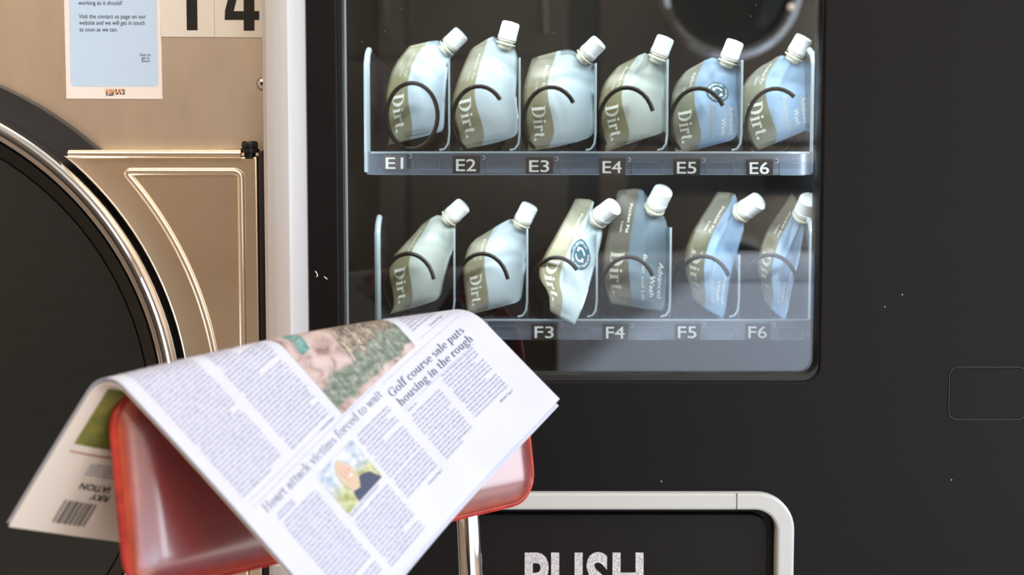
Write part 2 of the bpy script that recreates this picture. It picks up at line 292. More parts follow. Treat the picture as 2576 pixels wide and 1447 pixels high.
def pouch_mat(name, col, olive, level):
    """frosted film: olive strip left of a wavy line, tinted field right; empty film above the fill line lets more light through"""
    m, nt, b, out = nodes(name); b.inputs['Roughness'].default_value = .35
    uv = nt.nodes.new('ShaderNodeUVMap'); sep = nt.nodes.new('ShaderNodeSeparateXYZ'); nt.links.new(uv.outputs[0], sep.inputs[0])
    def mth(op, a, c, d=None):
        n = nt.nodes.new('ShaderNodeMath'); n.operation = op
        for i, x in enumerate((a, c, d)):
            if x is None: continue
            if isinstance(x, (int, float)): n.inputs[i].default_value = x
            else: nt.links.new(x, n.inputs[i])
        return n.outputs[0]
    U, V = sep.outputs[0], sep.outputs[1]
    wav = mth('MULTIPLY', mth('SINE', mth('MULTIPLY_ADD', V, 5.2, 1.3), 0), .035)
    dv = mth('SUBTRACT', U, mth('ADD', wav, .375))
    mr = nt.nodes.new('ShaderNodeMapRange'); mr.inputs[1].default_value = -.008; mr.inputs[2].default_value = .008; nt.links.new(dv, mr.inputs[0])
    tc = nt.nodes.new('ShaderNodeTexCoord'); nz = nt.nodes.new('ShaderNodeTexNoise'); nz.inputs['Scale'].default_value = 25; nt.links.new(tc.outputs['Object'], nz.inputs['Vector'])
    mx = nt.nodes.new('ShaderNodeMix'); mx.data_type = 'RGBA'; mx.inputs[6].default_value = lin(olive); mx.inputs[7].default_value = lin(col); nt.links.new(mr.outputs[0], mx.inputs[0])
    # film without liquid behind it (above the fill line, in the pinched bottom corner) looks paler
    e1 = nt.nodes.new('ShaderNodeMapRange'); e1.inputs[1].default_value = min(level, .66)-.02; e1.inputs[2].default_value = min(level, .66)+.01; nt.links.new(mth('ADD', V, mth('MULTIPLY_ADD', nz.outputs['Fac'], .10, -.05)), e1.inputs[0])
    e2 = nt.nodes.new('ShaderNodeMapRange'); e2.inputs[1].default_value = .20; e2.inputs[2].default_value = .06; nt.links.new(mth('ADD', V, mth('MULTIPLY_ADD', nz.outputs['Fac'], .2, -.1)), e2.inputs[0])
    pale = nt.nodes.new('ShaderNodeMix'); pale.data_type = 'RGBA'; pale.inputs[6].default_value = lin(olive); pale.inputs[7].default_value = lin(tuple(min(255, int(x*.55+195*.45)) for x in olive)); nt.links.new(mth('MAXIMUM', mth('MULTIPLY', e1.outputs[0], .6), e2.outputs[0]), pale.inputs[0]); nt.links.new(pale.outputs[2], mx.inputs[6])
    nt.links.new(mx.outputs[2], b.inputs['Base Color'])
    tl = nt.nodes.new('ShaderNodeBsdfTranslucent'); nt.links.new(mx.outputs[2], tl.inputs[0])
    m1 = nt.nodes.new('ShaderNodeMixShader'); m1.inputs[0].default_value = .3; nt.links.new(b.outputs[0], m1.inputs[1]); nt.links.new(tl.outputs[0], m1.inputs[2])
    tr = nt.nodes.new('ShaderNodeBsdfTransparent'); tr.inputs[0].default_value = (.85, .9, .9, 1)
    lv = mth('ADD', mth('MULTIPLY_ADD', U, .12, V), mth('MULTIPLY_ADD', nz.outputs['Fac'], .2, -.1))
    m2r = nt.nodes.new('ShaderNodeMapRange'); m2r.inputs[1].default_value = level; m2r.inputs[2].default_value = level+.12; m2r.inputs[3].default_value = .03; m2r.inputs[4].default_value = .5; nt.links.new(lv, m2r.inputs[0])
    m2 = nt.nodes.new('ShaderNodeMixShader'); nt.links.new(m2r.outputs[0], m2.inputs[0]); nt.links.new(m1.outputs[0], m2.inputs[1]); nt.links.new(tr.outputs[0], m2.inputs[2])
    nt.links.new(m2.outputs[0], out.inputs[0]); return m
pouch_mat('pouch_pale', (206, 222, 234), (158, 156, 122), 1.5); pouch_mat('pouch_half', (208, 222, 230), (158, 152, 124), .78)
pouch_mat('pouch_green', (206, 214, 208), (150, 144, 110), .74); pouch_mat('pouch_blue', (168, 198, 228), (148, 148, 126), .64); pouch_mat('pouch_grey', (132, 152, 168), (98, 92, 74), .40); pouch_mat('pouch_low', (156, 188, 222), (116, 112, 90), .60)
# newspaper colour picture (flat print): pink earth, grey-green growth, straw
m, nt, b, out = nodes('news_picture'); b.inputs['Roughness'].default_value = .8
uv = nt.nodes.new('ShaderNodeUVMap'); sep = nt.nodes.new('ShaderNodeSeparateXYZ'); nt.links.new(uv.outputs[0], sep.inputs[0])
def noise_uv(scale, detail=6, dist=0.):
    n = nt.nodes.new('ShaderNodeTexNoise'); n.inputs['Scale'].default_value = scale; n.inputs['Detail'].default_value = detail; n.inputs['Distortion'].default_value = dist; nt.links.new(uv.outputs[0], n.inputs['Vector']); return n.outputs['Fac']
def ramp(src, stops):
    r = nt.nodes.new('ShaderNodeValToRGB'); nt.links.new(src, r.inputs[0]); e = r.color_ramp.elements
    while len(e) < len(stops): e.new(.5)
    for i, (p, c) in enumerate(stops): e[i].position = p; e[i].color = lin(tuple(x*.88 for x in c))
    return r.outputs[0]
def mixc(fac, a, c):
    x = nt.nodes.new('ShaderNodeMix'); x.data_type = 'RGBA'; nt.links.new(fac, x.inputs[0]); nt.links.new(a, x.inputs[6]); nt.links.new(c, x.inputs[7]); return x.outputs[2]
def zone(expr_a, k, expr_b, lo, hi):
    a = nt.nodes.new('ShaderNodeMath'); a.operation = 'MULTIPLY_ADD'; a.inputs[1].default_value = k; nt.links.new(expr_b, a.inputs[0]); nt.links.new(expr_a, a.inputs[2])
    r = nt.nodes.new('ShaderNodeMapRange'); r.inputs[1].default_value = lo; r.inputs[2].default_value = hi; nt.links.new(a.outputs[0], r.inputs[0]); return r.outputs[0]
earth = ramp(noise_uv(9, 8, .6), [(.3, (140, 116, 110)), (.5, (198, 178, 176)), (.7, (214, 200, 202))])
grow = ramp(noise_uv(22, 10, .4), [(.3, (92, 106, 98)), (.5, (122, 136, 124)), (.7, (164, 172, 166))])
dusk = ramp(noise_uv(16, 8, 1.4), [(.3, (96, 86, 84)), (.5, (136, 126, 118)), (.68, (184, 178, 160))])
c1 = mixc(zone(sep.outputs[0], .35, noise_uv(5), .55, .66), earth, dusk)
c2 = mixc(zone(sep.outputs[1], .25, noise_uv(6), .37, .32), c1, grow)
c3 = mixc(zone(sep.outputs[1], .2, noise_uv(7), .15, .12), c2, earth)
nt.links.new(c3, b.inputs['Base Color'])
m, nt, b, out = nodes('portrait_ground'); b.inputs['Roughness'].default_value = .8
uv = nt.nodes.new('ShaderNodeUVMap'); sep = nt.nodes.new('ShaderNodeSeparateXYZ'); nt.links.new(uv.outputs[0], sep.inputs[0])
gsky = ramp(noise_uv(5, 2), [(.35, (150, 176, 206)), (.6, (216, 224, 236))]); gleaf = ramp(noise_uv(6, 3), [(.35, (150, 164, 96)), (.6, (206, 212, 176))])
nt.links.new(mixc(zone(sep.outputs[1], .3, noise_uv(4), .75, .5), gsky, gleaf), b.inputs['Base Color'])
m, nt, b, out = nodes('green_picture'); b.inputs['Roughness'].default_value = .8
uv = nt.nodes.new('ShaderNodeUVMap'); nt.links.new(ramp(noise_uv(4, 3), [(.3, (96, 104, 40)), (.6, (150, 150, 70))]), b.inputs['Base Color'])
pm('teal_print', (96, 140, 138), .8, noise=(200, (1, 1, 1), .25)); pm('straw_print', (176, 172, 152), .8)

# ================================================================== the room
RX0, RX1, RY0, RY1, RZ = -3.0, 2.5, -3.4, .95, 2.7
box('floor', (RX0, RY0, -.05), (RX1, RY1, 0), M['floor_tile'])['kind'] = 'structure'
box('ceiling', (RX0, RY0, RZ), (RX1, RY1, RZ+.05), M['ceiling_paint'])['kind'] = 'structure'
box('wall_back', (RX0, RY0-.05, 0), (RX1, RY0, RZ), M['wall_paint'])['kind'] = 'structure'
box('wall_left', (RX0-.05, RY0, 0), (RX0, RY1, RZ), M['wall_paint'])['kind'] = 'structure'
box('wall_front', (RX0, RY1, 0), (RX1, RY1+.05, RZ), M['wall_paint'])['kind'] = 'structure'
wr = MB(); wy0, wy1, wz0, wz1 = -2.5, .5, .12, 2.4
wr.box((RX1, RY0, 0), (RX1+.05, RY1, wz0)); wr.box((RX1, RY0, wz1), (RX1+.05, RY1, RZ)); wr.box((RX1, RY0, wz0), (RX1+.05, wy0, wz1)); wr.box((RX1, wy1, wz0), (RX1+.05, RY1, wz1))
wr.build('wall_right', M['wall_paint'])['kind'] = 'structure'
wf = MB()
for z in (wz0, wz1-.04): wf.box((RX1-.01, wy0, z), (RX1+.06, wy1, z+.04))
for y in (wy0, wy1-.04): wf.box((RX1-.01, y, wz0+.04), (RX1+.06, y+.04, wz1-.04))
wf.build('window_1', M['frame_grey'])['kind'] = 'structure'
# unseen ceiling lamps, added as warm fill light
for i, (x, y, lab) in enumerate(((-.9, -1.3, 'unseen warm ceiling fill lamp nearest the washing machine'), (.9, -2.6, 'unseen warm ceiling fill lamp above the dryers'))):
    e = empty('ceiling_fill_lamp', (x, y, RZ), lab, 'lamp', 'unseen ceiling fill lamps')
    box('housing', (x-.62, y-.16, RZ-.05), (x+.62, y+.16, RZ-.001), M['ceiling_paint'], e)
    l = area('lamp_fill_light', (0, 0, -.056), (0, 0, 0), 1.2, .28, 38, (1.0, .82, .64)); l.parent = e
# ================================================================== vending machine
S0 = XZ(0, 0, 0)
VX0 = P(668, 600, 0)[0]; VX1 = VX0+1.0; VTOP = 1.83; VBACK = .86
vm = empty('vending_machine', ((VX0+VX1)/2, .4, 0), 'black glass-fronted vending machine with white side trim beside the washing machine', 'vending machine')
gx0, gz0 = XZ(855, 960, 0); gx1 = XZ(2060, 960, 0)[0]; gz1 = 1.66
fx1, fz1 = XZ(1996, 1236, 0); fx0 = XZ(940, 1236, 0)[0]; fz0 = fz1-.20
dx0 = XZ(776, 600, 0)[0]
DOOR_T = .05
plate('door', [rr(dx0, VX1-.01, .10, VTOP, .004), rr(gx0, gx1, gz0, gz1, .016), rr(fx0+.004, fx1-.004, fz0+.004, fz1-.004, .035)], 0, DOOR_T, .002, M['black_door'], vm)
# cabinet behind the door
cb = MB(); cx0, cx1 = VX0+.02, VX1-.015; iw = .04
cb.box((cx0, DOOR_T+.004, .08), (cx0+.02, VBACK, VTOP)); cb.box((cx1-.02, DOOR_T+.004, .08), (cx1, VBACK, VTOP)); cb.box((cx0+.02, VBACK-.02, .08), (cx1-.02, VBACK, VTOP))
cb.box((cx0+.02, DOOR_T+.004, VTOP-.02), (cx1-.02, VBACK-.02, VTOP)); cb.box((cx0+.02, DOOR_T+.004, .08), (cx1-.02, VBACK-.02, .10))
cb.build('cabinet', M['black_plastic'], vm)
for x in (cx0+.05, cx1-.05):
    for y in (.12, VBACK-.1): MB().lathe((x, y, 0), (0, 0, 1), [(.025, 0), (.025, .03), (.015, .035), (.015, .08)], 20).build('foot', M['dark_rubber'], vm, True)
# product compartment lining
ix0, ix1 = gx0-.012, gx1+.045; iz0 = gz0-.012
ln = MB(); ln.box((ix0, .60, iz0), (ix1, .61, gz1+.05)); ln.build('back_panel', M['interior'], vm)
for xa in (ix0-.01, ix1): box('side_lining', (xa, DOOR_T+.002, iz0), (xa+.01, .61, gz1+.05), M['interior_dark'], vm)
box('bottom_lining', (ix0, DOOR_T+.002, iz0-.01), (ix1, .61, iz0), M['interior_dark'], vm)
box('top_lining', (ix0, DOOR_T+.002, gz1+.05), (ix1, .61, gz1+.06), M['interior_dark'], vm)
# gasket, pane, pale strip standing in for light caught on the glass edge
plate('window_gasket', [rr(gx0-.001, gx1+.001, gz0-.001, gz1+.001, .017), rr(gx0+.006, gx1-.0015, gz0+.007, gz1-.004, .014)], .004, .03, .001, M['black_plastic'], vm)
plate('glass_pane', [rr(gx0+.003, gx1-.0005, gz0+.003, gz1-.003, .015)], .016, .021, 0, M['pane'], vm)
box('pane_edge_glint', (gx0+.0055, .0135, gz0+.03), (gx0+.0085, .0158, gz1-.02), M['acrylic_edge'], vm, .0006)
# unseen strips brightening the pouches: added bars over each row, uprights behind the jambs
for (xa, xb, yy, zz, pw) in ((ix0+.001, ix1-.001, .062, P(1485, -70, .06)[2], 2.0), (P(930, 440, .09)[0]+.01, P(2040, 440, .09)[0]-.01, .096, P(1485, 436, .092)[2], 1.5)):
    box('unseen_fill_strip', (xa, yy-.004, zz), (xb, yy+.004, zz+.005), M['letter_white'], vm)
    l = area('unseen_fill_light', ((xa+xb)/2-vm.location.x, yy-vm.location.y, zz-.001), (math.radians(20), 0, 0), xb-xa, .008, pw, (.90, .96, 1.0)); l.parent = vm
for sx, xa in ((1, gx0-.009), (-1, gx1+.004)):
    box('unseen_fill_strip', (xa, .054, gz0+.02), (xa+.005, .062, gz1), M['letter_white'], vm)
    l = area('unseen_fill_light', ((xa+.006 if sx > 0 else xa-.001)-vm.location.x, .058-vm.location.y, (gz0+gz1)/2+.02), (0, -sx*math.pi/2, sx*math.radians(28)), .64, .006, .5, (.88, .95, 1.0)); l.parent = vm
# white edge trim, extruded profile
pr = [(668, .055), (668, .000), (672, -.014), (684, -.022), (700, -.025), (722, -.026), (738, -.0255), (747, -.022), (776, .004), (776, .055)]
prof = [(P(p, 600, 0)[0], y) for p, y in pr]; n = len(prof); V = [(x, y, z) for z in (.10, VTOP) for x, y in prof]
mk('edge_trim', V, [(i, (i+1) % n, n+(i+1) % n, n+i) for i in range(n)]+[tuple(range(n))[::-1], tuple(range(n, 2*n))], M['white_trim'], vm, True, 25)
# delivery flap
fo = rr(fx0, fx1, fz0, fz1, .040); fi = rr(fx0+.0185, fx1-.0185, fz0+.0185, fz1-.0185, .024)
ff = plate('flap_frame', [fo, fi], -.010, .012, .003, M['flap_frame'], vm)
jx = XZ(1850, 1258, 0)[0]; box('frame_joint', (jx-.0004, -.0103, fz1-.0184), (jx+.0004, -.0095, fz1-.0002), M['black_plastic'], ff)
plate('flap_recess', [rr(fx0+.017, fx1-.017, fz0+.017, fz1-.017, .024)], .016, .022, .0005, M['interior_dark'], vm)
fl = plate('push_flap', [rr(fx0+.026, fx1-.026, fz0+.026, fz1-.026, .018)], .004, .015, .002, M['flap_black'], vm)
plane_text('lettering', 'PUSH', 1320, 1619, 1512, 122, .0036, M['push_silver'], fl, .035, 0, 1.1)
# recessed square cover on the right
kx0, kz1 = XZ(2390, 925, 0); kz0 = XZ(2390, 1054, 0)[1]; kx1 = XZ(2579, 1054, 0)[0]
plate('lock_cover_rim', [rr(kx0-.001, kx1+.001, kz0-.001, kz1+.001, .010), rr(kx0, kx1, kz0, kz1, .009)], -.0009, .001, .0003, M['lock_metal'], vm)
plate('lock_cover', [rr(kx0+.0006, kx1-.0006, kz0+.0006, kz1-.0006, .009)], -.0006, .001, .0003, M['black_door'], vm)
# paint chips
for (a, c, d, e) in ((793, 682, 799, 694), (799, 691, 796, 697), (815, 696, 823, 703)):
    p, q = P(a, c, -.0003), P(d, e, -.0003); MB().tube([p, (p+q)/2+np.array([.0004, 0, 0]), q], .0006, 6).build('paint_chip', M['sticker_white'], vm)
# ================================================================== trays
def tray(letter, YF, pxl, pxr, ytop, ybot, wall_top, divs, tags, label, grey_first, group):
    mid = (ytop+ybot)/2
    x0, zt = XZ(pxl, ytop, YF); x1 = XZ(pxr, ytop, YF)[0]; zb = XZ(pxl, ybot, YF)[1]; zw = XZ(pxl, wall_top, YF)[1]
    dep = .40
    t = empty('shelf_tray', ((x0+x1)/2, YF, zb), label, 'tray', group)
    plate('front_strip', [rr(x0, x1, zb, zt, .005)], YF, YF+.004, .001, M['fascia_plastic'], t)
    box('top_lip', (x0+.006, YF-.0015, zt-.0025), (x1-.006, YF, zt-.0005), M['acrylic_edge'], t, .0004)
    box('tray_floor', (x0+.003, YF+.005, zt-.004), (x1-.003, YF+dep, zt-.001), M['acrylic'], t)
    for s, xx in ((1, x0), (-1, x1)):
        xa, xb = sorted((xx, xx+s*.003)); zwt = zw
        yo = [(YF+.004, zb), (YF+dep, zb), (YF+dep, zwt+.006), (YF+.03, zwt+.006), (YF+.012, zwt), (YF+.004, zwt-.012)]
        V = [(x, y, z) for x in (xa, xb) for y, z in yo]; n = len(yo)
        mk('end_wall', V, [tuple(range(n))[::-1], tuple(range(n, 2*n))]+[(i, (i+1) % n, n+(i+1) % n, n+i) for i in range(n)], M['acrylic'], t)
        xc = (xa+xb)/2; MB().tube([(xc, YF+.003, zb+.003), (xc, YF+.003, zt), (xc, YF+.003, zwt-.013), (xc, YF+.012, zwt-.001), (xc, YF+.03, zwt+.006)], .0036, 8).build('end_rim', M['acrylic_edge'], t, True)
    for (dx, dtop) in divs:
        xd = XZ(dx, mid, YF+.02)[0]; zd = XZ(dx, dtop, YF+.02)[1]
        box('divider', (xd-.0011, YF+.016, zt), (xd+.0011, YF+dep-.01, zd), M['acrylic'], t)
        MB().tube([(xd-.011, YF+.012, zt+.0015), (xd-.005, YF+.0125, zt+.003), (xd-.0012, YF+.013, zt+.009), (xd, YF+.014, zt+.02), (xd, YF+.014, zd)], .0013, 6).build('divider_rim', M['acrylic_edge'], t, True)
    for i, (a, b2, ty0, ty1) in enumerate(tags):
        tx0, tz1 = XZ(a, ty0, YF); tx1, tz0 = XZ(b2, ty1, YF)
        tg = box('tag', (tx0, YF-.0016, tz0), (tx1, YF-.0002, tz1), M['tag_grey'] if (i == 0 and grey_first) else M['tag_black'], t)
        h = ty1-ty0; plane_text('lettering', '%s%d' % (letter, i+1), a+(b2-a)*.12, b2-(b2-a)*.14, ty1-h*.11, h*.74, YF-.0018, M['letter_white'], tg, .006)
        # moulded clip window beside the tag
        wx0, wz1_ = XZ(b2+17, ty0+9, YF); wx1, wz0_ = XZ(b2+84, ty1-1, YF)
        plate('clip_window', [rr(wx0, wx1, wz0_, wz1_, .003), rr(wx0+.0007, wx1-.0007, wz0_+.0007, wz1_-.0007, .0025)], YF-.0007, YF, .0001, M['fascia_line'], t)
        hx, hz = XZ(b2+8, ty0+4, YF); MB().tube([(hx+.0022*math.cos(k), YF-.0008, hz+.0022*math.sin(k)) for k in np.linspace(-2.0, 1.9, 10)], .0006, 6).build('hook', M['acrylic_edge'], t, True)
    return t, zt
YE, YFF = .085, .128
TE, ZE = tray('E', YE, 920, 2050, 381, 440, 134, [(1131, 148), (1307, 146), (1497, 160), (1676, 150), (1862, 152)],
     [(963, 1023, 389, 429), (1139, 1207, 393, 435), (1323, 1391, 396, 437), (1508, 1573, 398, 440), (1695, 1761, 400, 441), (1878, 1944, 401, 442)],
     'upper clear plastic shelf tray with tags E1 to E6', True, 'shelf trays in the vending machine')
TF, ZF = tray('F', YFF, 947, 2045, 803, 856, 562, [(1144, 575), (1326, 575), (1500, 590), (1684, 572), (1856, 640)],
     [(966, 1030, 810, 851), (1150, 1214, 812, 853), (1337, 1402, 814, 855), (1517, 1580, 815, 856), (1698, 1761, 814, 855), (1875, 1938, 814, 855)],
     'lower clear plastic shelf tray with tags F3 to F6 in view', False, 'shelf trays in the vending machine')
# ================================================================== spiral coils
def coil(name, tx, ty, ex, full, YS, label, grp):
    sc = (YS+.02-CAM[1])/FPX; rx, rz = 66*sc, 83*sc; c = P(tx, ty+83, YS+.02); pitch = .052
    a0 = math.pi*1.06 if full else math.asin(max(-.97, min(.97, (ex-tx)/66)))
    pts = []; N = 30*5
    for k in range(N+1):
        ph = k/30*2*math.pi; a = a0-ph; pts.append((c[0]+rx*math.sin(a), YS+pitch*ph/2/math.pi, c[2]+rz*math.cos(a)))
    e = empty('dispensing_coil', (c[0], YS, c[2]-rz), label, 'coil', grp)
    MB().tube(pts, .0025, 10).build('wire', M['coil_wire'], e, True)
    # drive hub at the rear end
    y1 = YS+pitch*5; MB().lathe((c[0], y1, c[2]), (0, 1, 0), [(rx+.001, 0), (rx+.001, .006), (.012, .008), (.012, .03)], 32).build('drive_hub', M['black_plastic'], e, True)
E_C = [(1035, 209, 0, True), (1205, 220, 1258, 0), (1384, 222, 1440, 0), (1574, 223, 1637, 0), (1753, 225, 1811, 0), (1944, 226, 1988, 0)]
F_C = [(1030, 637, 1097, 0), (1214, 637, 1290, 0), (1399, 646, 1450, 0), (1579, 645, 1638, 0), (1766, 643, 1826, 0), (1933, 640, 1996, 0)]
for i, a in enumerate(E_C): coil('c', a[0], a[1], a[2], a[3], YE+.012, 'dark wire vending spiral above tag E%d' % (i+1)+(', its front loop nearly a full circle' if i == 0 else ''), 'upper row of vending spirals')
FN = ['leftmost of the lower row', 'second in the lower row from the left', 'above tag F3', 'above tag F4', 'above tag F5', 'above tag F6']
for i, a in enumerate(F_C): coil('c', a[0], a[1], a[2], a[3], YFF+(.003 if i == 2 else .012), 'dark wire vending spiral '+FN[i], 'lower row of vending spirals')
# ================================================================== refill pouches
def resample(pts, n, smooth=2):
    p = np.array(pts, float)
    for _ in range(smooth):     # one-sided Chaikin keeps the ends
        q = [p[0]]
        for a, b2 in zip(p[:-1], p[1:]): q += [a*.75+b2*.25, a*.25+b2*.75]
        q.append(p[-1]); p = np.array(q)
    d = np.r_[0, np.cumsum(np.linalg.norm(np.diff(p, axis=0), axis=1))]; t = np.linspace(0, d[-1], n)
    return np.c_[np.interp(t, d, p[:, 0]), np.interp(t, d, p[:, 1])]
class Pouch:
    N = 41
    def __init__(s, L, T, R, B, Y, seed, th=.010, yaw=0., lean=.012):
        N = s.N; Lc = resample(L, N, 1); Rc = resample(R, N, 1); Tc = resample([L[-1]]+T+[R[-1]], N, 1); Bc = resample([L[0]]+B+[R[0]], N, 1)
        u = np.linspace(0, 1, N)[None, :, None]; v = np.linspace(0, 1, N)[:, None, None]
        C = (1-u)*Lc[:, None]+u*Rc[:, None]+(1-v)*Bc[None]+v*Tc[None]-((1-u)*(1-v)*Lc[0]+u*(1-v)*Rc[0]+(1-u)*v*Lc[-1]+u*v*Rc[-1])
        U = u[..., 0]*np.ones((N, 1)); V = v[..., 0]*np.ones((1, N)); rg = np.random.RandomState(seed)
        seam = lambda x: np.clip((x-.05)/.9, 0, 1)
        h = th*(np.sin(np.pi*seam(U))**1.1)*(np.sin(np.pi*seam(V)**.8)**.6)
        cr = 0
        for k in range(4):      # soft creases
            a = rg.uniform(0, math.pi); o_ = rg.uniform(.2, .8); dd = (U-.5)*math.cos(a)+(V-.65)*math.sin(a)-(o_-.5)*.5
            cr = cr+rg.uniform(-.0022, .0022)*np.exp(-(dd/.045)**2)*np.sin(np.pi*U)*np.clip(V*1.3, 0, 1)
        wv = .0035*np.sin(U*3.0+rg.uniform(0, 6))*(1-np.abs(2*V-1))+yaw*(U-.5)
        W = np.zeros((N, N, 3)); Bk = np.zeros((N, N, 3))
        for i in range(N):
            for j in range(N):
                y = Y+lean*V[i, j]+wv[i, j]; p = P(C[i, j, 0], C[i, j, 1], y)
                W[i, j] = p+np.array([0, -h[i, j]-cr[i, j]*(h[i, j] > 0), 0]); Bk[i, j] = p+np.array([0, h[i, j]*.9, 0])
        s.F = W; s.Bk = Bk
    def at(s, u, v, off=.0004):
        x = min(max(u, 0), .9999)*(s.N-1); y = min(max(v, 0), .9999)*(s.N-1); j, i = int(x), int(y); a, b2 = x-j, y-i; F_ = s.F
        p = F_[i, j]*(1-a)*(1-b2)+F_[i, j+1]*a*(1-b2)+F_[i+1, j]*(1-a)*b2+F_[i+1, j+1]*a*b2
        nn = np.cross(F_[i, j+1]-F_[i, j], F_[i+1, j]-F_[i, j]); nn = nn/(np.linalg.norm(nn)+1e-12)
        if nn[1] > 0: nn = -nn
        return p+nn*off
    def mesh(s, mat, parent):
        N = s.N; V = []; uvs = []
        for G in (s.F, s.Bk):
            for i in range(N):
                for j in range(N): V.append(G[i, j]); uvs.append((j/(N-1), i/(N-1)))
        Fc = []
        for i in range(N-1):
            for j in range(N-1):
                a = i*N+j; Fc.append((a, a+1, a+N+1, a+N)); a += N*N; Fc.append((a, a+N, a+N+1, a+1))
        for k in range(N-1):
            for (a, b2) in ((k, k+1), ((N-1)*N+k+1, (N-1)*N+k), ((k+1)*N, k*N), (k*N+N-1, (k+1)*N+N-1)): Fc.append((a, N*N+a, N*N+b2, b2))
        o = mk('bag', V, Fc, mat, parent, True)
        ul = o.data.uv_layers.new(name='UVMap')
        for lp in o.data.loops: ul.data[lp.index].uv = uvs[lp.vertex_index]
        return o
def pouch(label, grp, L, T, R, B, b, t, Y, mat, tilt, opts, seed, th=.010, yaw=0., k=1., ink='letter_soft'):
    pc = Pouch(L, T, R, B, Y, seed, th, yaw, opts.get('lean', .012)); base = min(pc.F.reshape(-1, 3), key=lambda p: p[2])
    e = empty('refill_pouch', (base[0], Y, base[2]), label, 'pouch', grp)
    bag = pc.mesh(M[mat], e)
    # spout and cap
    yb = pc.F[-1, 30, 1]+.0
    p0 = P(b[0], b[1], yb); d2 = norm((P(t[0], t[1], yb)-p0)); ax = norm(d2*math.cos(tilt)+np.array([0, -1, 0])*math.sin(tilt))
    q0 = p0-d2*.009
    sp = MB().lathe(q0, ax, [(r*k, h*k) for r, h in ((.0060, .002), (.0082, .004), (.0084, .008), (.0112, .0082), (.0112, .0096), (.0084, .0100), (.0084, .0120), (.0106, .0122), (.0106, .0134), (.0086, .0138))], 36).build('spout', M['neck_white'], e, True)
    cp = MB().lathe(q0+ax*.0140*k, ax, [(r*k, h*k) for r, h in ((.0098, 0), (.0108, .0003), (.0108, .0034), (.0102, .0038), (.0104, .0044), (.0103, .0165), (.0100, .0185), (.0088, .0198), (.0066, .0202), (.0020, .0202), (.0016, .0207), (.0004, .0208))], 72, rib=(.0040*k, .0170*k, .085)).build('cap', M['cap_white'], e, True, 50)
    # printing on the film
    v, f, wd = BOLDSERIF.text('Dirt.'); vs = [pc.at(.105+b_*.19, .47-a*(.38/wd)) for a, b_ in v]; mk('lettering', vs, f, M[ink], bag)
    def side(txt, u0, hu, v0, ln, off=.0005, mat_='letter_soft'):
        v, f = sans(txt, .004); v = fit_text(v, 0, 1); mk('lettering', [pc.at(u0+b_*hu, v0-a*ln, off) for a, b_ in v], f, M[mat_], bag)
    side('Pocket Pal', .255, .045, .87, .24, mat_='letter_faint'); side('Loads', .17, .035, .72, .09, mat_='letter_faint')
    if 'adv' in opts:
        side('Advanced', .845, .085, .47, .33); side('Wash', .715, .085, .33, .19); side('Boost and Lift', .58, .06, .49, .40, mat_='letter_faint')
    if 'badge' in opts:
        cu, cv, ru, rv = opts['badge']
        disc = [pc.at(cu, cv, .0006)]; n = 40
        fcs = []
        for rk in (.5, 1.):
            disc += [pc.at(cu+ru*rk*math.cos(2*math.pi*k/n), cv+rv*rk*math.sin(2*math.pi*k/n), .0006) for k in range(n)]
        fcs = [(0, 1+k, 1+(k+1) % n) for k in range(n)]+[(1+k, 1+n+k, 1+n+(k+1) % n, 1+(k+1) % n) for k in range(n)]
        bd = mk('badge', disc, fcs, M['badge_teal'], bag)
        V = []; Fc = []
        for s0 in (0, math.pi):     # two chasing arrows
            A_ = np.linspace(s0+.45, s0+2.5, 14)
            for i in range(13):
                q = [(A_[i], .36), (A_[i+1], .36), (A_[i+1], .47), (A_[i], .47)]; Fc.append(tuple(range(len(V), len(V)+4))); V += [pc.at(cu+ru*r*math.cos(a), cv+rv*r*math.sin(a), .0009) for a, r in q]
            q = [(A_[-1]-.03, .24), (A_[-1]-.03, .60), (A_[-1]+.5, .41)]; Fc.append(tuple(range(len(V), len(V)+3))); V += [pc.at(cu+ru*r*math.cos(a), cv+rv*r*math.sin(a), .0009) for a, r in q]
        v, f = sans('THIS REFILL PACK IS ON ITS SECOND LIFE  ·  ', .006); v = fit_text(v, 0, 1)
        n0 = len(V); V += [pc.at(cu+ru*(.70+.17*b_)*math.cos(.6-a*6.1), cv+rv*(.70+.17*b_)*math.sin(.6-a*6.1), .0009) for a, b_ in v]; Fc += [tuple(i+n0 for i in q) for q in f]
        mk('badge_print', V, Fc, M['letter_white'], bag)
pm('letter_dim', (168, 166, 150), .5); pm('letter_soft', (232, 234, 226), .5); pm('letter_faint', (206, 206, 192), .5)
GE, GF = 'refill pouches on the upper tray', 'refill pouches on the lower tray'
YPE, YPF = YE+.012+.027, YFF+.012+.027
pouch('pale blue refill pouch above tag E1, held inside a full wire loop', GE,
  [(976,365),(981,345),(981,318),(972,279),(972,240),(976,212),(989,166),(1029,116)], [(1099,100),(1107,106)], [(1112,331),(1118,320),(1120,265),(1124,199),(1128,150),(1145,135)], [(1040,350),(1080,340)], (1124,121), (1163,84), YPE+.022, 'pouch_pale', .12, {}, 1)
pouch('pale blue refill pouch above tag E2, cap standing highest in its row', GE,
  [(1157,378),(1158,345),(1143,298),(1135,252),(1152,199),(1175,143),(1187,122)], [(1238,90),(1248,96)], [(1290,346),(1305,335),(1306,305),(1298,252),(1302,180),(1303,143),(1294,121)], [(1248,360)], (1272,110), (1286,58), YPE, 'pouch_half', .12, {}, 2)
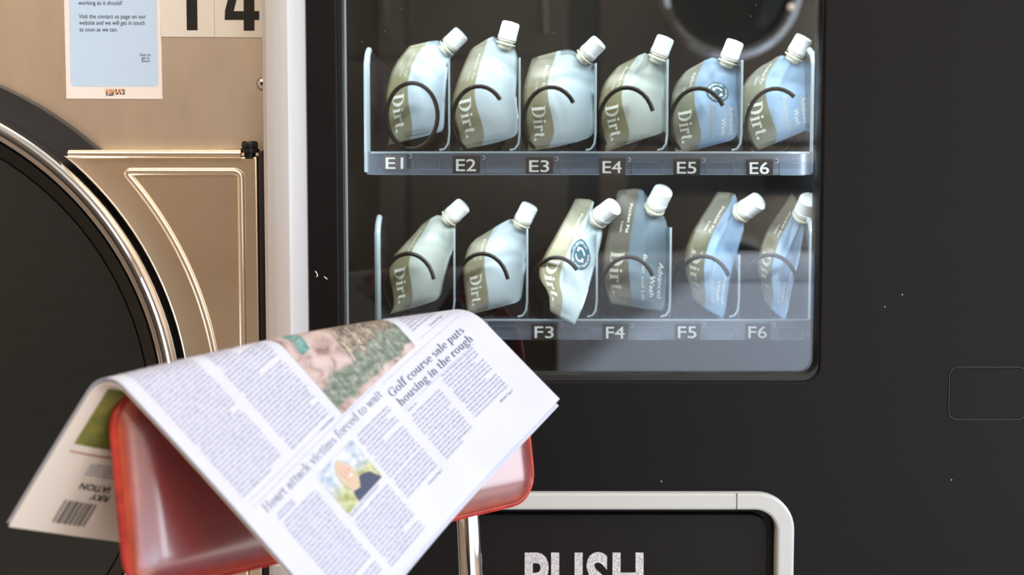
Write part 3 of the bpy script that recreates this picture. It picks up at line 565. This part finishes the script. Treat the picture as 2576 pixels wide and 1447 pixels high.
pouch('pale grey-blue refill pouch above tag E3', GE,
  [(1329,380),(1328,332),(1318,275),(1314,232),(1328,176),(1338,146)], [(1424,123),(1447,128)], [(1450,358),(1488,345),(1496,325),(1491,232),(1496,170),(1494,160)], [(1390,372)], (1470,143), (1504,110), YPE, 'pouch_half', .25, {}, 3)
pouch('greenish white refill pouch above tag E4', GE,
  [(1523,383),(1521,345),(1511,308),(1503,269),(1516,212),(1549,172),(1563,162)], [(1619,133),(1629,136)], [(1650,340),(1670,333),(1674,318),(1671,259),(1673,186),(1679,152)], [(1593,358)], (1654,145), (1675,92), YPE, 'pouch_green', .2, {}, 4)
pouch('blue refill pouch above tag E5 with a dark round badge', GE,
  [(1697,386),(1700,358),(1689,312),(1687,252),(1697,212),(1725,179)], [(1788,143),(1805,149)], [(1835,355),(1853,345),(1861,318),(1856,252),(1860,199),(1853,163)], [(1758,375)], (1830,155), (1849,103), YPE, 'pouch_blue', .2, {'adv': 1, 'badge': (.68, .62, .17, .11)}, 5)
pouch('blue refill pouch above tag E6 at the right end of the upper tray', GE,
  [(1891,385),(1888,352),(1868,308),(1863,252),(1871,206),(1908,169),(1935,156)], [(1957,141),(1972,139)], [(2036,325),(2047,318),(2044,285),(2035,216),(2032,165),(2020,149)], [(1981,348)], (1996,142), (2019,98), YPE, 'pouch_blue', .25, {'adv': 1}, 6)
pouch('greenish white refill pouch at the left end of the lower tray', GF,
  [(981,791),(992,768),(986,723),(977,689),(986,650),(1019,612),(1053,578)], [(1064,561),(1110,535)], [(1095,757),(1108,745),(1112,727),(1125,673),(1144,612),(1146,569)], [(1049,772)], (1130,549), (1172,511), YPF, 'pouch_green', .2, {}, 7)
pouch('pale blue refill pouch on the lower tray, second from the left', GF,
  [(1176,793),(1172,757),(1165,696),(1167,658),(1178,620),(1197,601)], [(1281,550),(1292,553)], [(1295,763),(1311,755),(1316,727),(1325,643),(1329,571)], [(1230,780)], (1311,562), (1334,516), YPF, 'pouch_half', .2, {}, 8)
pouch('white refill pouch above tag F3 with a teal round badge, leaning right', GF,
  [(1384,784),(1380,734),(1357,704),(1355,677),(1368,643),(1399,590),(1429,536),(1448,500)], [(1496,502),(1490,529)], [(1445,818),(1458,795),(1473,753),(1496,673),(1517,590),(1513,571)], [(1410,799)], (1505,549), (1546,514), YFF-.005, 'pouch_half', .6, {'badge': (.62, .60, .25, .12), 'lean': .055}, 9, .007, k=1.14)
pouch('grey upright refill pouch above tag F4', GF,
  [(1537,765),(1522,727),(1513,673),(1522,612),(1539,544),(1555,479)], [(1613,472),(1629,498)], [(1660,782),(1673,780),(1678,719),(1683,643),(1678,559),(1665,535)], [(1602,774)], (1646,522), (1668,470), YPF, 'pouch_grey', .6, {'adv': 1}, 10, k=1.14, ink='letter_dim')
pouch('blue refill pouch above tag F5, its lower corner pointing down', GF,
  [(1743,753),(1739,727),(1722,681),(1722,635),(1739,586),(1773,533),(1804,483)], [(1849,485),(1853,502)], [(1815,800),(1825,795),(1834,711),(1853,643),(1872,578),(1872,557)], [(1777,780)], (1864,534), (1905,502), YPF, 'pouch_low', .6, {'adv': 1}, 11, .009, -.012, 1.14, 'letter_dim')
pouch('narrow blue refill pouch above tag F6 at the right end, turned sideways', GF,
  [(1921,757),(1918,719),(1904,673),(1908,631),(1929,578),(1967,525),(1992,485)], [(2002,500)], [(1970,803),(1979,800),(1994,719),(2013,643),(2024,575),(2025,548)], [(1944,784)], (2018,537), (2026,492), YPF, 'pouch_low', .8, {'adv': 1}, 12, .012, -.02, 1.14, 'letter_dim')

# ================================================================== washing machine
YW = .055
wx1 = P(664, 400, YW)[0]; wcx, wcz = XZ(-385, 1048, 0); wx0 = 2*wcx-wx1
wm = empty('washing_machine', (wcx, YW+.35, 0), 'large stainless steel front-loading washing machine with chrome-ringed round door', 'washing machine')
px = .414e-3
def RY(y): return (y-CAM[1])/FPX
RB = 774*RY(-.004)
def arc_out(r, c=(wcx, wcz), n=96): return [(c[0]+r*math.cos(2*math.pi*k/n), c[1]+r*math.sin(2*math.pi*k/n)) for k in range(n)]
plate('front_panel', [rr(wx0, wx1, .06, 1.45, .004), arc_out(RB+.02)], YW, YW+.004, .0008, M['steel_panel'], wm)
wb = MB(); wb.box((wx0, YW+.006, .05), (wx0+.004, YW+.75, 1.45)); wb.box((wx1-.004, YW+.006, .05), (wx1, YW+.75, 1.45)); wb.box((wx0+.004, YW+.746, .05), (wx1-.004, YW+.75, 1.45)); wb.box((wx0+.004, YW+.006, 1.446), (wx1-.004, YW+.746, 1.45)); wb.box((wx0+.004, YW+.006, .05), (wx1-.004, YW+.746, .054))
wb.build('body', M['steel_panel'], wm)
for x in (wx0+.08, wx1-.08):
    for y in (YW+.1, YW+.65): MB().lathe((x, y, 0), (0, 0, 1), [(.03, 0), (.03, .03), (.015, .035), (.015, .05)], 20).build('foot', M['dark_rubber'], wm, True)
# drum behind the door
drc = (wcx, YW+.05, wcz); MB().lathe(drc, (0, 1, 0), [(RB+.015, 0), (RB+.015, .5), (.02, .52), (.015, .515), (RB+.01, .495), (RB+.01, 0)], 72).build('drum', M['dryer_steel'], wm, True)
# seal ring on the panel, door ring, black band, glass
def c_at(y): q = XZ(-385, 1048, y); return (wcx, y, wcz)
MB().lathe((wcx, YW, wcz), (0, -1, 0), [(RB, 0), (895*RY(.045), 0), (895*RY(.045), .006), (890*RY(.045), .012), (RB, .014)], 128, closed=True).build('door_seal', M['dark_rubber'], wm, True)
ro, ri = 857*RY(-.012), 811*RY(-.012)
dr = MB().lathe((wcx, .04, wcz), (0, -1, 0), [(ri-.004, 0), (ro-.002, 0), (ro, .004), (ro, .048), (ro-.0015, .053), (ro-.0045, .0555), (ro-.0075, .053), (ro-.009, .0515), (ri+.006, .046), (ri+.0045, .0465), (ri+.002, .045), (ri, .040), (ri-.004, .036)], 160, closed=True).build('door_ring', M['chrome'], wm, True, 60)
MB().lathe((wcx, .01, wcz), (0, -1, 0), [(RB-.004, 0), (ri-.001, 0), (ri-.001, .012), (RB, .006), (RB-.004, .003)], 160, closed=True).build('glass_gasket', M['black_plastic'], dr, True, 60)
V = []; Fc = []; n = 96; rings = 10
for i in range(rings+1):
    r = (RB-.002)*i/rings; y = .004-.012*(1-(i/rings)**2)
    for k in range(n): V.append((wcx+r*math.cos(2*math.pi*k/n), y, wcz+r*math.sin(2*math.pi*k/n)))
for i in range(rings):
    for k in range(n): Fc.append((i*n+k, (i+1)*n+k, (i+1)*n+(k+1) % n, i*n+(k+1) % n))
mk('door_glass', V, Fc, M['washer_glass'], dr, True)
# hinge plate: straight on the right, following the ring on the left
YH = .018
hx1, hz1 = XZ(648, 392, YH); hz0 = 2*wcz-hz1
rh = ro+.004
def arc_between(r, z1, z0, n=40):
    a1 = math.asin((z1-wcz)/r); a0 = math.asin((z0-wcz)/r); return [(wcx+r*math.cos(a1+(a0-a1)*k/n), wcz+r*math.sin(a1+(a0-a1)*k/n)) for k in range(n+1)]
hp = plate('hinge_plate', [[(hx1, hz0), (hx1, hz1)]+arc_between(rh, hz1, hz0)], YH, YH+.03, .003, M['steel_plate'], wm, 3)
ins = XZ(606, 432, YH); iz1 = ins[1]; iz0 = 2*wcz-iz1; rin = rh+.034
arcp = arc_between(rin, iz1, iz0)
def round_poly(pts, r=.006):
    out = []; n = len(pts)
    for i in range(n):
        a, b2, c = (np.array(pts[j % n]) for j in (i-1, i, i+1)); e1, e2 = a-b2, c-b2; l1, l2 = np.linalg.norm(e1), np.linalg.norm(e2); ang = (e1@e2)/(l1*l2+1e-12)
        if ang < -.9: out.append(tuple(b2)); continue
        p, q = b2+e1/l1*min(r, l1/2), b2+e2/l2*min(r, l2/2)
        for k in range(6): t = k/5; out.append(tuple((1-t)**2*p+2*t*(1-t)*b2+t*t*q))
    return out
groove_out = round_poly([(ins[0], iz0), (ins[0], iz1)]+arcp, .008)
# pressed bead around the inner field of the hinge plate
pts = [(x, YH, z) for x, z in groove_out]
MB().tube(pts, .0042, 10, closed=True).build('pressed_bead', M['steel_plate'], hp, True)
a, c = P(172, 388, .014), P(606, 393, .014); MB().tube([(a[0], .016, a[2]), (c[0], .016, a[2])], [.0045, .0045], 12).build('rolled_edge', M['steel_plate'], hp, True)
box('hinge_leaf', (P(560, 377, .02)[0], .02, P(560, 379, .02)[2]), (P(606, 377, .02)[0], .03, P(560, 374, .02)[2]), M['steel_plate'], hp)
px_ = P(627, 385, .018)
hg = MB().lathe((px_[0], .022, px_[2]-.006), (0, 0, 1), [(.006, 0), (.006, .006), (.0105, .0065), (.0105, .0105), (.0082, .011), (.0088, .0125), (.0088, .0165), (.0078, .0185), (.004, .019)], 28).build('hinge_pin', M['black_plastic'], wm, True)
box('hinge_strip_and_shade', (P(653, 400, .02)[0], .012, hz0), (P(668, 400, .02)[0], .05, P(653, 378, .02)[2]), M['black_plastic'], wm, .002)  # black rubber and the shade in the gap, made into one dark bar
sc_ = P(661, 211, YW)
scr = MB().lathe((sc_[0], YW, sc_[2]), (0, -1, 0), [(.0072, 0), (.0072, .0012), (.0058, .0015), (.0052, .0012), (.005, .003), (.0035, .0045), (.001, .005)], 28).build('screw', M['chrome'], wm, True)
for d in ((.0022, .0006), (.0006, .0022)): box('screw_slot', (sc_[0]-d[0], YW-.0056, sc_[2]-d[1]), (sc_[0]+d[0], YW-.0044, sc_[2]+d[1]), M['black_plastic'], scr)
# control box above
box('control_housing', (wx0, YW+.004, 1.4505), (wx1, YW+.5, 1.62), M['steel_panel'], wm, .003)
# ------------------------------------------------------------------ notice and numbers stuck to the washer
YN = YW-.0010
def quad_px(name, q, Y0, Y1, mat, parent):
    f = [P(a, c, Y0) for a, c in q]; b_ = [p+np.array([0, Y1-Y0, 0]) for p in f]
    return mk(name, f+b_, [(0, 1, 2, 3), (7, 6, 5, 4)]+[(i, 4+i, 4+(i+1) % 4, (i+1) % 4) for i in range(4)], mat, parent)
nc = P(287, 248, YN)
nt_ = empty('notice', tuple(nc), 'cream and pale blue printed help notice stuck on the washing machine', 'notice')
ptop = -170
sheet = quad_px('sheet', [(157, ptop), (167, 248), (408, 249), (399, ptop)], YN, YW, M['poster_cream'], nt_)
bl = rr(0, 1, 0, 1, .05, 6)
def bl_pt(s, t): # panel: s across, t up
    xl = 171+(178-171)*(1-t); xr = 391+(399-391)*(1-t); return P(xl+(xr-xl)*s, 218+(ptop+14-218)*t, YN-.0002)
vs = [bl_pt(s, (t if t > .5 else t*.55)) for s, t in bl]
mk('blue_panel', vs, [tuple(range(len(vs)))], M['poster_blue'], sheet)
for txt, x0, x1, yb, cap, sl in (('working as it should?', 197, 308, 12, 11, .004), ('Visit the contact us page on our', 198, 367, 46, 11, .004), ('website and we will get in touch', 199, 364, 62, 11, .004), ('as soon as we can.', 200, 296, 79, 11, .004),
                          ('Scan to', 352, 379, 141, 7, 0), ('get in', 356, 376, 149, 7, 0), ('touch', 356, 377, 156.5, 7, 0)):
    plane_text('printing', txt, x0, x1, yb, cap, YN-.0004, M['poster_ink'], sheet, .004, sl)
plane_text('logo_shadow', "NINA'S", 267, 314, 237, 12.5, YN-.0004, M['sticker_black'], sheet, .05)
plane_text('logo', "NINA'S", 265, 311, 235.5, 12.5, YN-.0007, M['logo_orange'], sheet, .03)
mk('logo_line', [P(a, c, YN-.0004) for a, c in ((267, 240.6), (286, 240.6), (286, 238.9), (267, 238.9))], [(0, 1, 2, 3)], M['sticker_black'], sheet)
def number(name, q, polys, label):
    c = P(sum(a for a, _ in q)/4, max(b_ for _, b_ in q), YN); e = empty(name, tuple(c), label, 'sticker', 'number stickers')
    s = quad_px('sticker', q, YN, YW, M['sticker_white'], e)
    for pl in polys: mk('digit', [P(a, c_, YN-.0003) for a, c_ in pl], [tuple(range(len(pl)))], M['sticker_black'], s)
number('number_sticker', [(401, -200), (404, 92), (539, 93), (537, -200)], [[(470, 76), (497, 76), (494, -150), (476, -150), (440, -118), (440, -92), (467, -104)]], 'white number sticker with a plain black stroke, touching the printed notice')
number('number_sticker', [(538, -200), (540, 93), (669, 94), (668, -200)], [[(613, 77), (640, 77), (640, 50), (652, 50), (652, 28), (640, 28), (638, -150), (612, -150), (566, 26), (565, 50), (613, 50), (613, 28), (588, 28), (612, -70), (613, 28), (613, 50)]], 'white number sticker with a crossbarred black numeral, beside the white trim')
# ================================================================== chair
PSI = .75; A0 = np.array([-.288, -.5, .808]); DD = np.array([math.cos(PSI), math.sin(PSI), 0]); NN = np.array([math.sin(PSI), -math.cos(PSI), 0]); ZZ = np.array([0, 0, 1.])
def CP(s, n, z): return A0*np.array([1, 1, 0])+DD*s+NN*n+ZZ*z
seat_c = CP(.205, .22, 0)
ch = empty('chair', tuple(seat_c), 'chrome-framed chair with worn red vinyl backrest in front of the machines', 'chair')
BL_ = .404
def back_mesh():
    NU, NV = 49, 25; V = []; uvs = []; r = .026
    z0f = lambda s: .650+.008*s/BL_; z1f = lambda s: .793+.015*s
    def edge_map(u, v):          # square -> rounded rectangle, keeps the rim even
        s = u*BL_; zb, zt = z0f(s), z1f(s); z = zb+(zt-zb)*v; H = zt-zb
        # push corners inwards
        r = .062 if (u > .5 and v > .5) else .026
        cs = min(max(s, r), BL_-r); cz = min(max(z, zb+r), zt-r); dx, dz = s-cs, z-cz
        m_ = max(abs(dx), abs(dz)); l = math.hypot(dx, dz)
        if l > 1e-9 and m_ > 0: k = m_/l; dx *= k; dz *= k
        return cs+dx, cz+dz, min(s, BL_-s, z-zb, zt-z)
    for side in (1, -1):
        for i in range(NV):
            for j in range(NU):
                ru = .5-.5*math.cos(math.pi*j/(NU-1)); rv = .5-.5*math.cos(math.pi*i/(NV-1)); s, z, e = edge_map(ru, rv); e = max(e, 0)
                bulge = .010*min(1, (e/.022))**.5+.0015*math.sin(math.pi*ru)*math.sin(math.pi*rv)
                bow = (.795-z)*.15
                n = -.014+bow+(bulge if side > 0 else -.55*bulge); V.append(CP(s+.012, n, z)); uvs.append((e, 0) if side > 0 else (.05, 0))
    N2 = NU*NV; Fc = []
    for i in range(NV-1):
        for j in range(NU-1):
            a = i*NU+j; Fc.append((a, a+1, a+NU+1, a+NU)); a += N2; Fc.append((a, a+NU, a+NU+1, a+1))
    rim = [j for j in range(NU)]+[i*NU+NU-1 for i in range(1, NV)]+[(NV-1)*NU+j for j in range(NU-2, -1, -1)]+[i*NU for i in range(NV-2, 0, -1)]
    for k in range(len(rim)): a, b_ = rim[k], rim[(k+1) % len(rim)]; Fc.append((a, N2+a, N2+b_, b_))
    o = mk('backrest', V, Fc, M['vinyl'], ch, True); ul = o.data.uv_layers.new(name='UVMap')
    for lp in o.data.loops: ul.data[lp.index].uv = uvs[lp.vertex_index]
    bm = bmesh.new(); bm.from_mesh(o.data); bmesh.ops.remove_doubles(bm, verts=bm.verts, dist=1e-5); bmesh.ops.recalc_face_normals(bm, faces=bm.faces); bm.to_mesh(o.data); bm.free()
    rp = [np.array(V[k]) for k in rim]
    MB().tube([p+NN*-.003 for p in rp], .0042, 8, closed=True).build('piping', M['piping'], o, True)
back_mesh()
def smooth_path(pts, n=8):
    p = [np.array(q, float) for q in pts]; out = []
    for i in range(len(p)-1):
        a, b_, c, d = p[max(i-1, 0)], p[i], p[i+1], p[min(i+2, len(p)-1)]
        for k in range(n): t = k/n; out.append(.5*((2*b_)+(-a+c)*t+(2*a-5*b_+4*c-d)*t*t+(-a+3*b_-3*c+d)*t**3))
    out.append(p[-1]); return out
for s in (.045, .352):
    MB().tube(smooth_path([CP(s, -.030, .76), CP(s, -.022, .70), CP(s, -.014, .655), CP(s, -.010, .60), CP(s, -.008, .53), CP(s, -.010, .46), CP(s, -.03, .30), CP(s, -.075, .0)]), .0105, 16).build('back_post', M['chrome'], ch, True)
    so = 1 if s > .2 else -1
    MB().tube(smooth_path([CP(s, .02, .43), CP(s, .30, .43), CP(s, .37, .425), CP(s+.005*so, .39, .40), CP(s+.015*so, .40, .20), CP(s+.02*so, .41, 0)]), .0105, 16).build('front_leg', M['chrome'], ch, True)
so_ = [(x, y) for x, y in rr(.0, .41, .0, .40, .06, 8)]
V = []
for (k, z) in ((.97, .442), (1, .452), (1, .474), (.96, .486), (.8, .492)):
    V += [CP(.205+(a-.205)*k, .02+.2+(b_-.2)*k, z) for a, b_ in so_]
n = len(so_); Fc = [(i*n+k, i*n+(k+1) % n, (i+1)*n+(k+1) % n, (i+1)*n+k) for i in range(4) for k in range(n)]+[tuple(range(n))[::-1], tuple(range(4*n, 5*n))]
o = mk('seat', V, Fc, M['chair_shell'], ch, True, 50)
MB().tube([CP(.205+(a-.205)*1.0, .22+(b_-.2)*1.0, .450) for a, b_ in so_], .005, 8, closed=True).build('seat_piping', M['piping'], o, True)
# ================================================================== newspaper draped over the backrest
AL, BE, GG, PW, PV, R0, KS, KBu, V1 = .599, .403, 1.139, .299, .261, .015, .086, .005, -.128
SM = PW/math.sin(GG)
def surf(s, t):
    s = np.asarray(s, float); t = np.asarray(t, float); a = np.where(t >= 0, AL, BE); sg = np.where(t >= 0, 1., -1.); T = np.abs(t); am = math.pi/2-a
    Rv = R0+.011*np.clip(s/SM, 0, 1.2)**4; ph = np.minimum(T/Rv, am); pn = Rv*np.sin(ph); pz = -Rv*(1-np.cos(ph)); rest = np.maximum(0, T-Rv*am); pn = pn+rest*np.sin(a); pz = pz-rest*np.cos(a)
    # gentle sag and buckle of the hanging sheet
    pn = pn+.004*np.sin(s*16+.6)*np.clip(T/.12, 0, 1)-.10*rest**2*np.where(t >= 0, 1, .4)
    x = np.clip(s/SM, 0, 1); pz = pz+KS*s+KBu*np.sin(math.pi*x)*np.exp(-(t/.12)**2)
    return A0+s[..., None]*DD+(sg*pn)[..., None]*NN+pz[..., None]*ZZ
def page(u, v, off=0.):
    u = np.asarray(u, float); v = np.asarray(v, float); f = lambda u, v: surf(u*math.sin(GG)+v*math.cos(GG), -u*math.cos(GG)+v*math.sin(GG))
    p = f(u, v); h = 1e-4; n = np.cross(f(u+h, v)-f(u-h, v), f(u, v-h)-f(u, v+h)); n = n/np.linalg.norm(n, axis=-1, keepdims=True)
    return p+n*np.asarray(off)[..., None] if np.ndim(off) else p+n*off
lo = page(PW*.4, PV)
nw = empty('newspaper', tuple(lo), 'folded printed newspaper draped over the red chair backrest', 'newspaper')
def sheet_mesh(name, u0, u1, v0, v1, o0, o1, mat):
    NU, NV = 50, 80; uu, vv = np.meshgrid(np.linspace(u0, u1, NU), np.linspace(v0, v1, NV)); A_ = page(uu, vv, o0).reshape(-1, 3); B_ = page(uu, vv, o1).reshape(-1, 3); N2 = NU*NV; Fc = []
    for i in range(NV-1):
        for j in range(NU-1): a = i*NU+j; Fc.append((a, a+NU, a+NU+1, a+1)); a += N2; Fc.append((a, a+1, a+NU+1, a+NU))
    rim = [j for j in range(NU)]+[i*NU+NU-1 for i in range(1, NV)]+[(NV-1)*NU+j for j in range(NU-2, -1, -1)]+[i*NU for i in range(NV-2, 0, -1)]
    for k in range(len(rim)): a, b_ = rim[k], rim[(k+1) % len(rim)]; Fc.append((a, b_, N2+b_, N2+a))
    return mk(name, np.r_[A_, B_], Fc, mat, nw, True, 50)
front = sheet_mesh('front_sheet', 0, PW, V1, PV, .0003, -.0003, M['paper'])
sheet_mesh('inner_sheet', .001, PW-.0015, V1+.001, PV-.002, -.0008, -.0014, M['paper'])
sheet_mesh('inner_sheet', .0005, PW-.004, V1+.002, PV+.0035, -.0020, -.0026, M['paper'])
back = sheet_mesh('back_sheet', 0, PW-.002, V1-.001, PV-.001, -.0033, -.0039, M['paper_back'])
def patch(name, u0, u1, v0, v1, off, mat, parent, n=16):
    uu, vv = np.meshgrid(np.linspace(u0, u1, n), np.linspace(v0, v1, n)); A_ = page(uu, vv, off).reshape(-1, 3)
    o = mk(name, A_, [(i*n+j, (i+1)*n+j, (i+1)*n+j+1, i*n+j+1) for i in range(n-1) for j in range(n-1)], mat, parent, True)
    ul = o.data.uv_layers.new(name='UVMap')
    for lp in o.data.loops: k = lp.vertex_index; ul.data[lp.index].uv = ((k % n)/(n-1), 1-(k//n)/(n-1))
    return o
def flat(name, pts, fs, mat, parent, off=.0006):
    p = np.array(pts); return mk(name, page(p[:, 0], p[:, 1], off), fs, mat, parent)
def headline(txt, u0, u1, vb, cap, mat, font):
    v, f, wd = font.text(txt); v = fit_text(v, u0, u1); flat('headline', [(a, vb-b_*cap) for a, b_ in v], f, mat, front)
headline('Heart attack victims forced to wait', .017, .165, .1535, .0072, M['ink_thin'], SERIF)
headline('Golf course sale puts', .171, .275, .1600, .0072, M['ink_head'], HEADSERIF)
headline('housing in the rough', .172, .276, .1705, .0072, M['ink_head'], HEADSERIF)
CV = []; CF = []
def column(u0, u1, v0, v1, pitch=.0034, ragged=False):
    v = v0; para = 0
    while v < v1:
        u = u0+(.002 if para == 0 else 0); end = u1 if not (ragged and random.random() < .5) else u1-random.uniform(0, .01)
        if random.random() < .12: end = u0+(u1-u0)*random.uniform(.3, .9); nxt = 0
        else: nxt = 1
        while u < end-.001:
            for _ in range(random.randint(2, 8)):
                if u > end-.0008: break
                h = random.choice((.0011, .0011, .0011, .0016)); w_ = random.uniform(.0006, .0010); d = .0005 if random.random() < .12 else 0
                k = len(CV); CV.extend([(u, v+d), (u+w_, v+d), (u+w_, v-h), (u, v-h)]); CF.append((k, k+1, k+2, k+3)); u += w_+.00022
            u += .0007
        para = nxt; v += pitch
for c in ((.010, .058, -.02, .134), (.067, .115, -.02, .134), (.020, .060, .168, .252), (.067, .114, .207, .252), (.119, .162, .163, .205), (.119, .162, .208, .226), (.172, .214, .183, .228), (.222, .270, .176, .221), (.232, .272, .110, .131)): column(*c)
for c in ((.020, .040, .1605, .1645), (.172, .187, .1775, .180), (.067, .107, .2015, .203)): column(*c, pitch=.003)
flat('body_text', CV, CF, M['ink_soft'], front)['kind'] = 'stuff'
for txt, u0, u1, v in (('Continued Page 5', .098, .115, .139), ('Continued Page 9', .250, .272, .137), ('Continued Page 2', .143, .162, .231), ('REPORT Page 2', .252, .270, .2265)):
    vv, f = sans(txt); vv = fit_text(vv, u0, u1); flat('page_reference', [(a, v-b_*.0019) for a, b_ in vv], f, M['ink_head'], front)
for (u0, u1, v) in ((.010, .166, .1435), (.171, .285, .1465), (.171, .276, .1735), (.010, .116, .1385), (.232, .285, .1395)): flat('rule', [(u0+(u1-u0)*k/20, v) for k in range(21)]+[(u0+(u1-u0)*k/20, v-.00025) for k in range(21)], [(k, k+1, 22+k, 21+k) for k in range(20)], M['ink_soft'], front, .0005)
pic = patch('picture', .123, .224, .02, .1415, .0005, M['news_picture'], front, 30)
# teal shape and straw plumes printed in the picture
def blob(cu, cv, ru, rv, n=18, wob=.15, sd=0):
    rg = random.Random(sd); return [(cu+ru*(1+rg.uniform(-wob, wob))*math.cos(2*math.pi*k/n), cv+rv*(1+rg.uniform(-wob, wob))*math.sin(2*math.pi*k/n)) for k in range(n)]
tp = [(.130+.004*k/8+.002*math.sin(k*.9), .064+.030*k/8) for k in range(9)]; tq = [(u+.009+.003*math.sin(k*.5), v-.001) for k, (u, v) in enumerate(tp)]
flat('picture_detail', tp+tq, [(k, k+1, 10+k, 9+k) for k in range(6)]+[(6, 8, 7), (15, 17, 16)], M['teal_print'], pic, .0007)
for k in range(9):
    rg = random.Random(k); u, v = .174+rg.uniform(-.010, .012), .090+rg.uniform(-.012, .010); du = rg.uniform(-.004, .004); l = rg.uniform(.010, .022)
    flat('picture_detail', [(u, v), (u+.0009, v), (u+du+.0016, v+l), (u+du, v+l)], [(0, 1, 2, 3)], M['straw_print'], pic, .0007)
por = patch('portrait', .068, .1145, .1605, .1985, .0005, M['portrait_ground'], front)
flat('portrait_top', [(.083, .1983), (.084, .191), (.088, .1875), (.0935, .1850), (.101, .1850), (.108, .188), (.1135, .1983)], [tuple(range(7))], M['navy'], por, .0007)
flat('portrait_hair', blob(.0895, .1780, .0078, .0135, 20, .08, 5), [tuple(range(20))], M['hair'], por, .0008)
flat('portrait_face', blob(.0908, .1758, .0050, .0070, 20, .03, 6)+[], [tuple(range(20))], M['skin'], por, .0010)
flat('portrait_mouth', [(.0895, .1790), (.0945, .1790), (.092, .1803)], [(0, 1, 2)], M['letter_white'], por, .0012)
for u in (.0898, .0938): flat('portrait_eye', blob(u, .1748, .0006, .0004, 8, 0), [tuple(range(8))], M['ink_dark'], por, .0012)
# inner face of the hanging back part: green picture, red rule, upside-down lettering, barcode
OFB = -.0042
patch('back_picture', .012, .13, -.058, -.012, OFB, M['green_picture'], back, 20)
def bflat(name, pts, fs, mat): return flat(name, pts, fs, mat, back, OFB-.0001)
bflat('back_rule', [(.012+.1*k/12, -.0635+.0*k) for k in range(13)]+[(.012+.1*k/12, -.0645) for k in range(13)], [(k, k+1, 14+k, 13+k) for k in range(12)], M['ink_red'])
def back_text(txt, u0, u1, v, cap):   # upright as seen by the camera is upside down on the page
    vv, f = sans(txt, .03); vv = fit_text(vv, 0, 1); bflat('back_lettering', [(u0+a*(u1-u0), v+b_*cap) for a, b_ in vv], f, M['ink_dark'])
back_text('IATION', .068, .039, -.0865, -.0050); back_text('RRY', .072, .054, -.0935, -.0050)
CV = []; CF = []
for k in range(4): column(.035, .085, -.0785+k*.0026, -.0784+k*.0026)
bflat('back_small_text', CV, CF, M['ink_soft'])['kind'] = 'stuff'
u = .0335; rg = random.Random(4)
while u < .0635:
    w_ = rg.choice((.0006, .0010, .0016, .0022)); bflat('barcode_bar', [(u, -.1205), (u+w_, -.1205), (u+w_, -.1015), (u, -.1015)], [(0, 1, 2, 3)], M['ink_dark']); u += w_+rg.choice((.0009, .0012, .0016))
# ================================================================== opposite side of the laundromat (seen as reflections)
def dryer(x, z0, label, first):
    y0 = RY0+.62; e = empty('tumble_dryer', (x, y0-.3, z0), label, 'dryer', 'stacked dryers on the opposite wall'); hw = .385
    box('body', (x-hw, RY0+.01, z0), (x+hw, y0, z0+.95), M['dryer_steel'], e, .006)
    zc = z0+.46
    MB().lathe((x, y0, zc), (0, 1, 0), [(.180, .0), (.222, .0), (.218, .02), (.20, .03), (.185, .02)], 64, closed=True).build('door_ring', M['chrome'], e, True)
    MB().lathe((x, y0, zc), (0, 1, 0), [(.181, .001), (.175, .006), (.10, .02), (.02, .026)], 48).build('door_glass', M['dryer_dark'], e, True)
    box('control_panel', (x-.30, y0, z0+.80), (x+.30, y0+.008, z0+.90), M['dryer_dark'], e, .002)
dryer(.65, .10, 'lower dryer of the stack on the opposite wall', 0); dryer(.65, 1.06, 'upper dryer of the stack on the opposite wall', 0)
kb = empty('supply_cabinet', (-.55, RY0+.3, .1), 'plain brown supply cabinet beside the dryers', 'cabinet'); yk = RY0+.60
box('body', (-1.28, RY0+.01, .10), (.17, yk, 2.05), M['cabinet_brown'], kb, .004)
for k in range(3):
    x = -1.26+k*.475
    for (za, zb_) in ((.13, 1.30), (1.32, 2.02)):
        d = box('door', (x, yk, za), (x+.46, yk+.018, zb_), M['cabinet_brown'], kb, .003); box('handle', (x+.40, yk+.018, zb_-.22 if za < 1 else za+.06), (x+.415, yk+.035, zb_-.08 if za < 1 else za+.20), M['chrome'], d, .003)
pl = box('plinth', (-1.5, RY0+.02, 0), (1.1, RY0+.60, .098), M['dryer_dark']); tag(pl, 'low dark plinth under the dryers and the brown cabinet', 'plinth')
be = empty('folding_bench', (.95, -2.35, 0), 'low white folding bench in front of the dryers', 'bench')
box('bench_top', (.12, -2.6, .68), (1.75, -2.15, .735), M['bench_white'], be, .006)
box('bench_front', (.12, -2.19, .06), (1.75, -2.152, .679), M['bench_white'], be, .003)
for x in (.15, 1.69): box('bench_side', (x, -2.58, 0), (x+.03, -2.191, .679), M['bench_white'], be, .002)
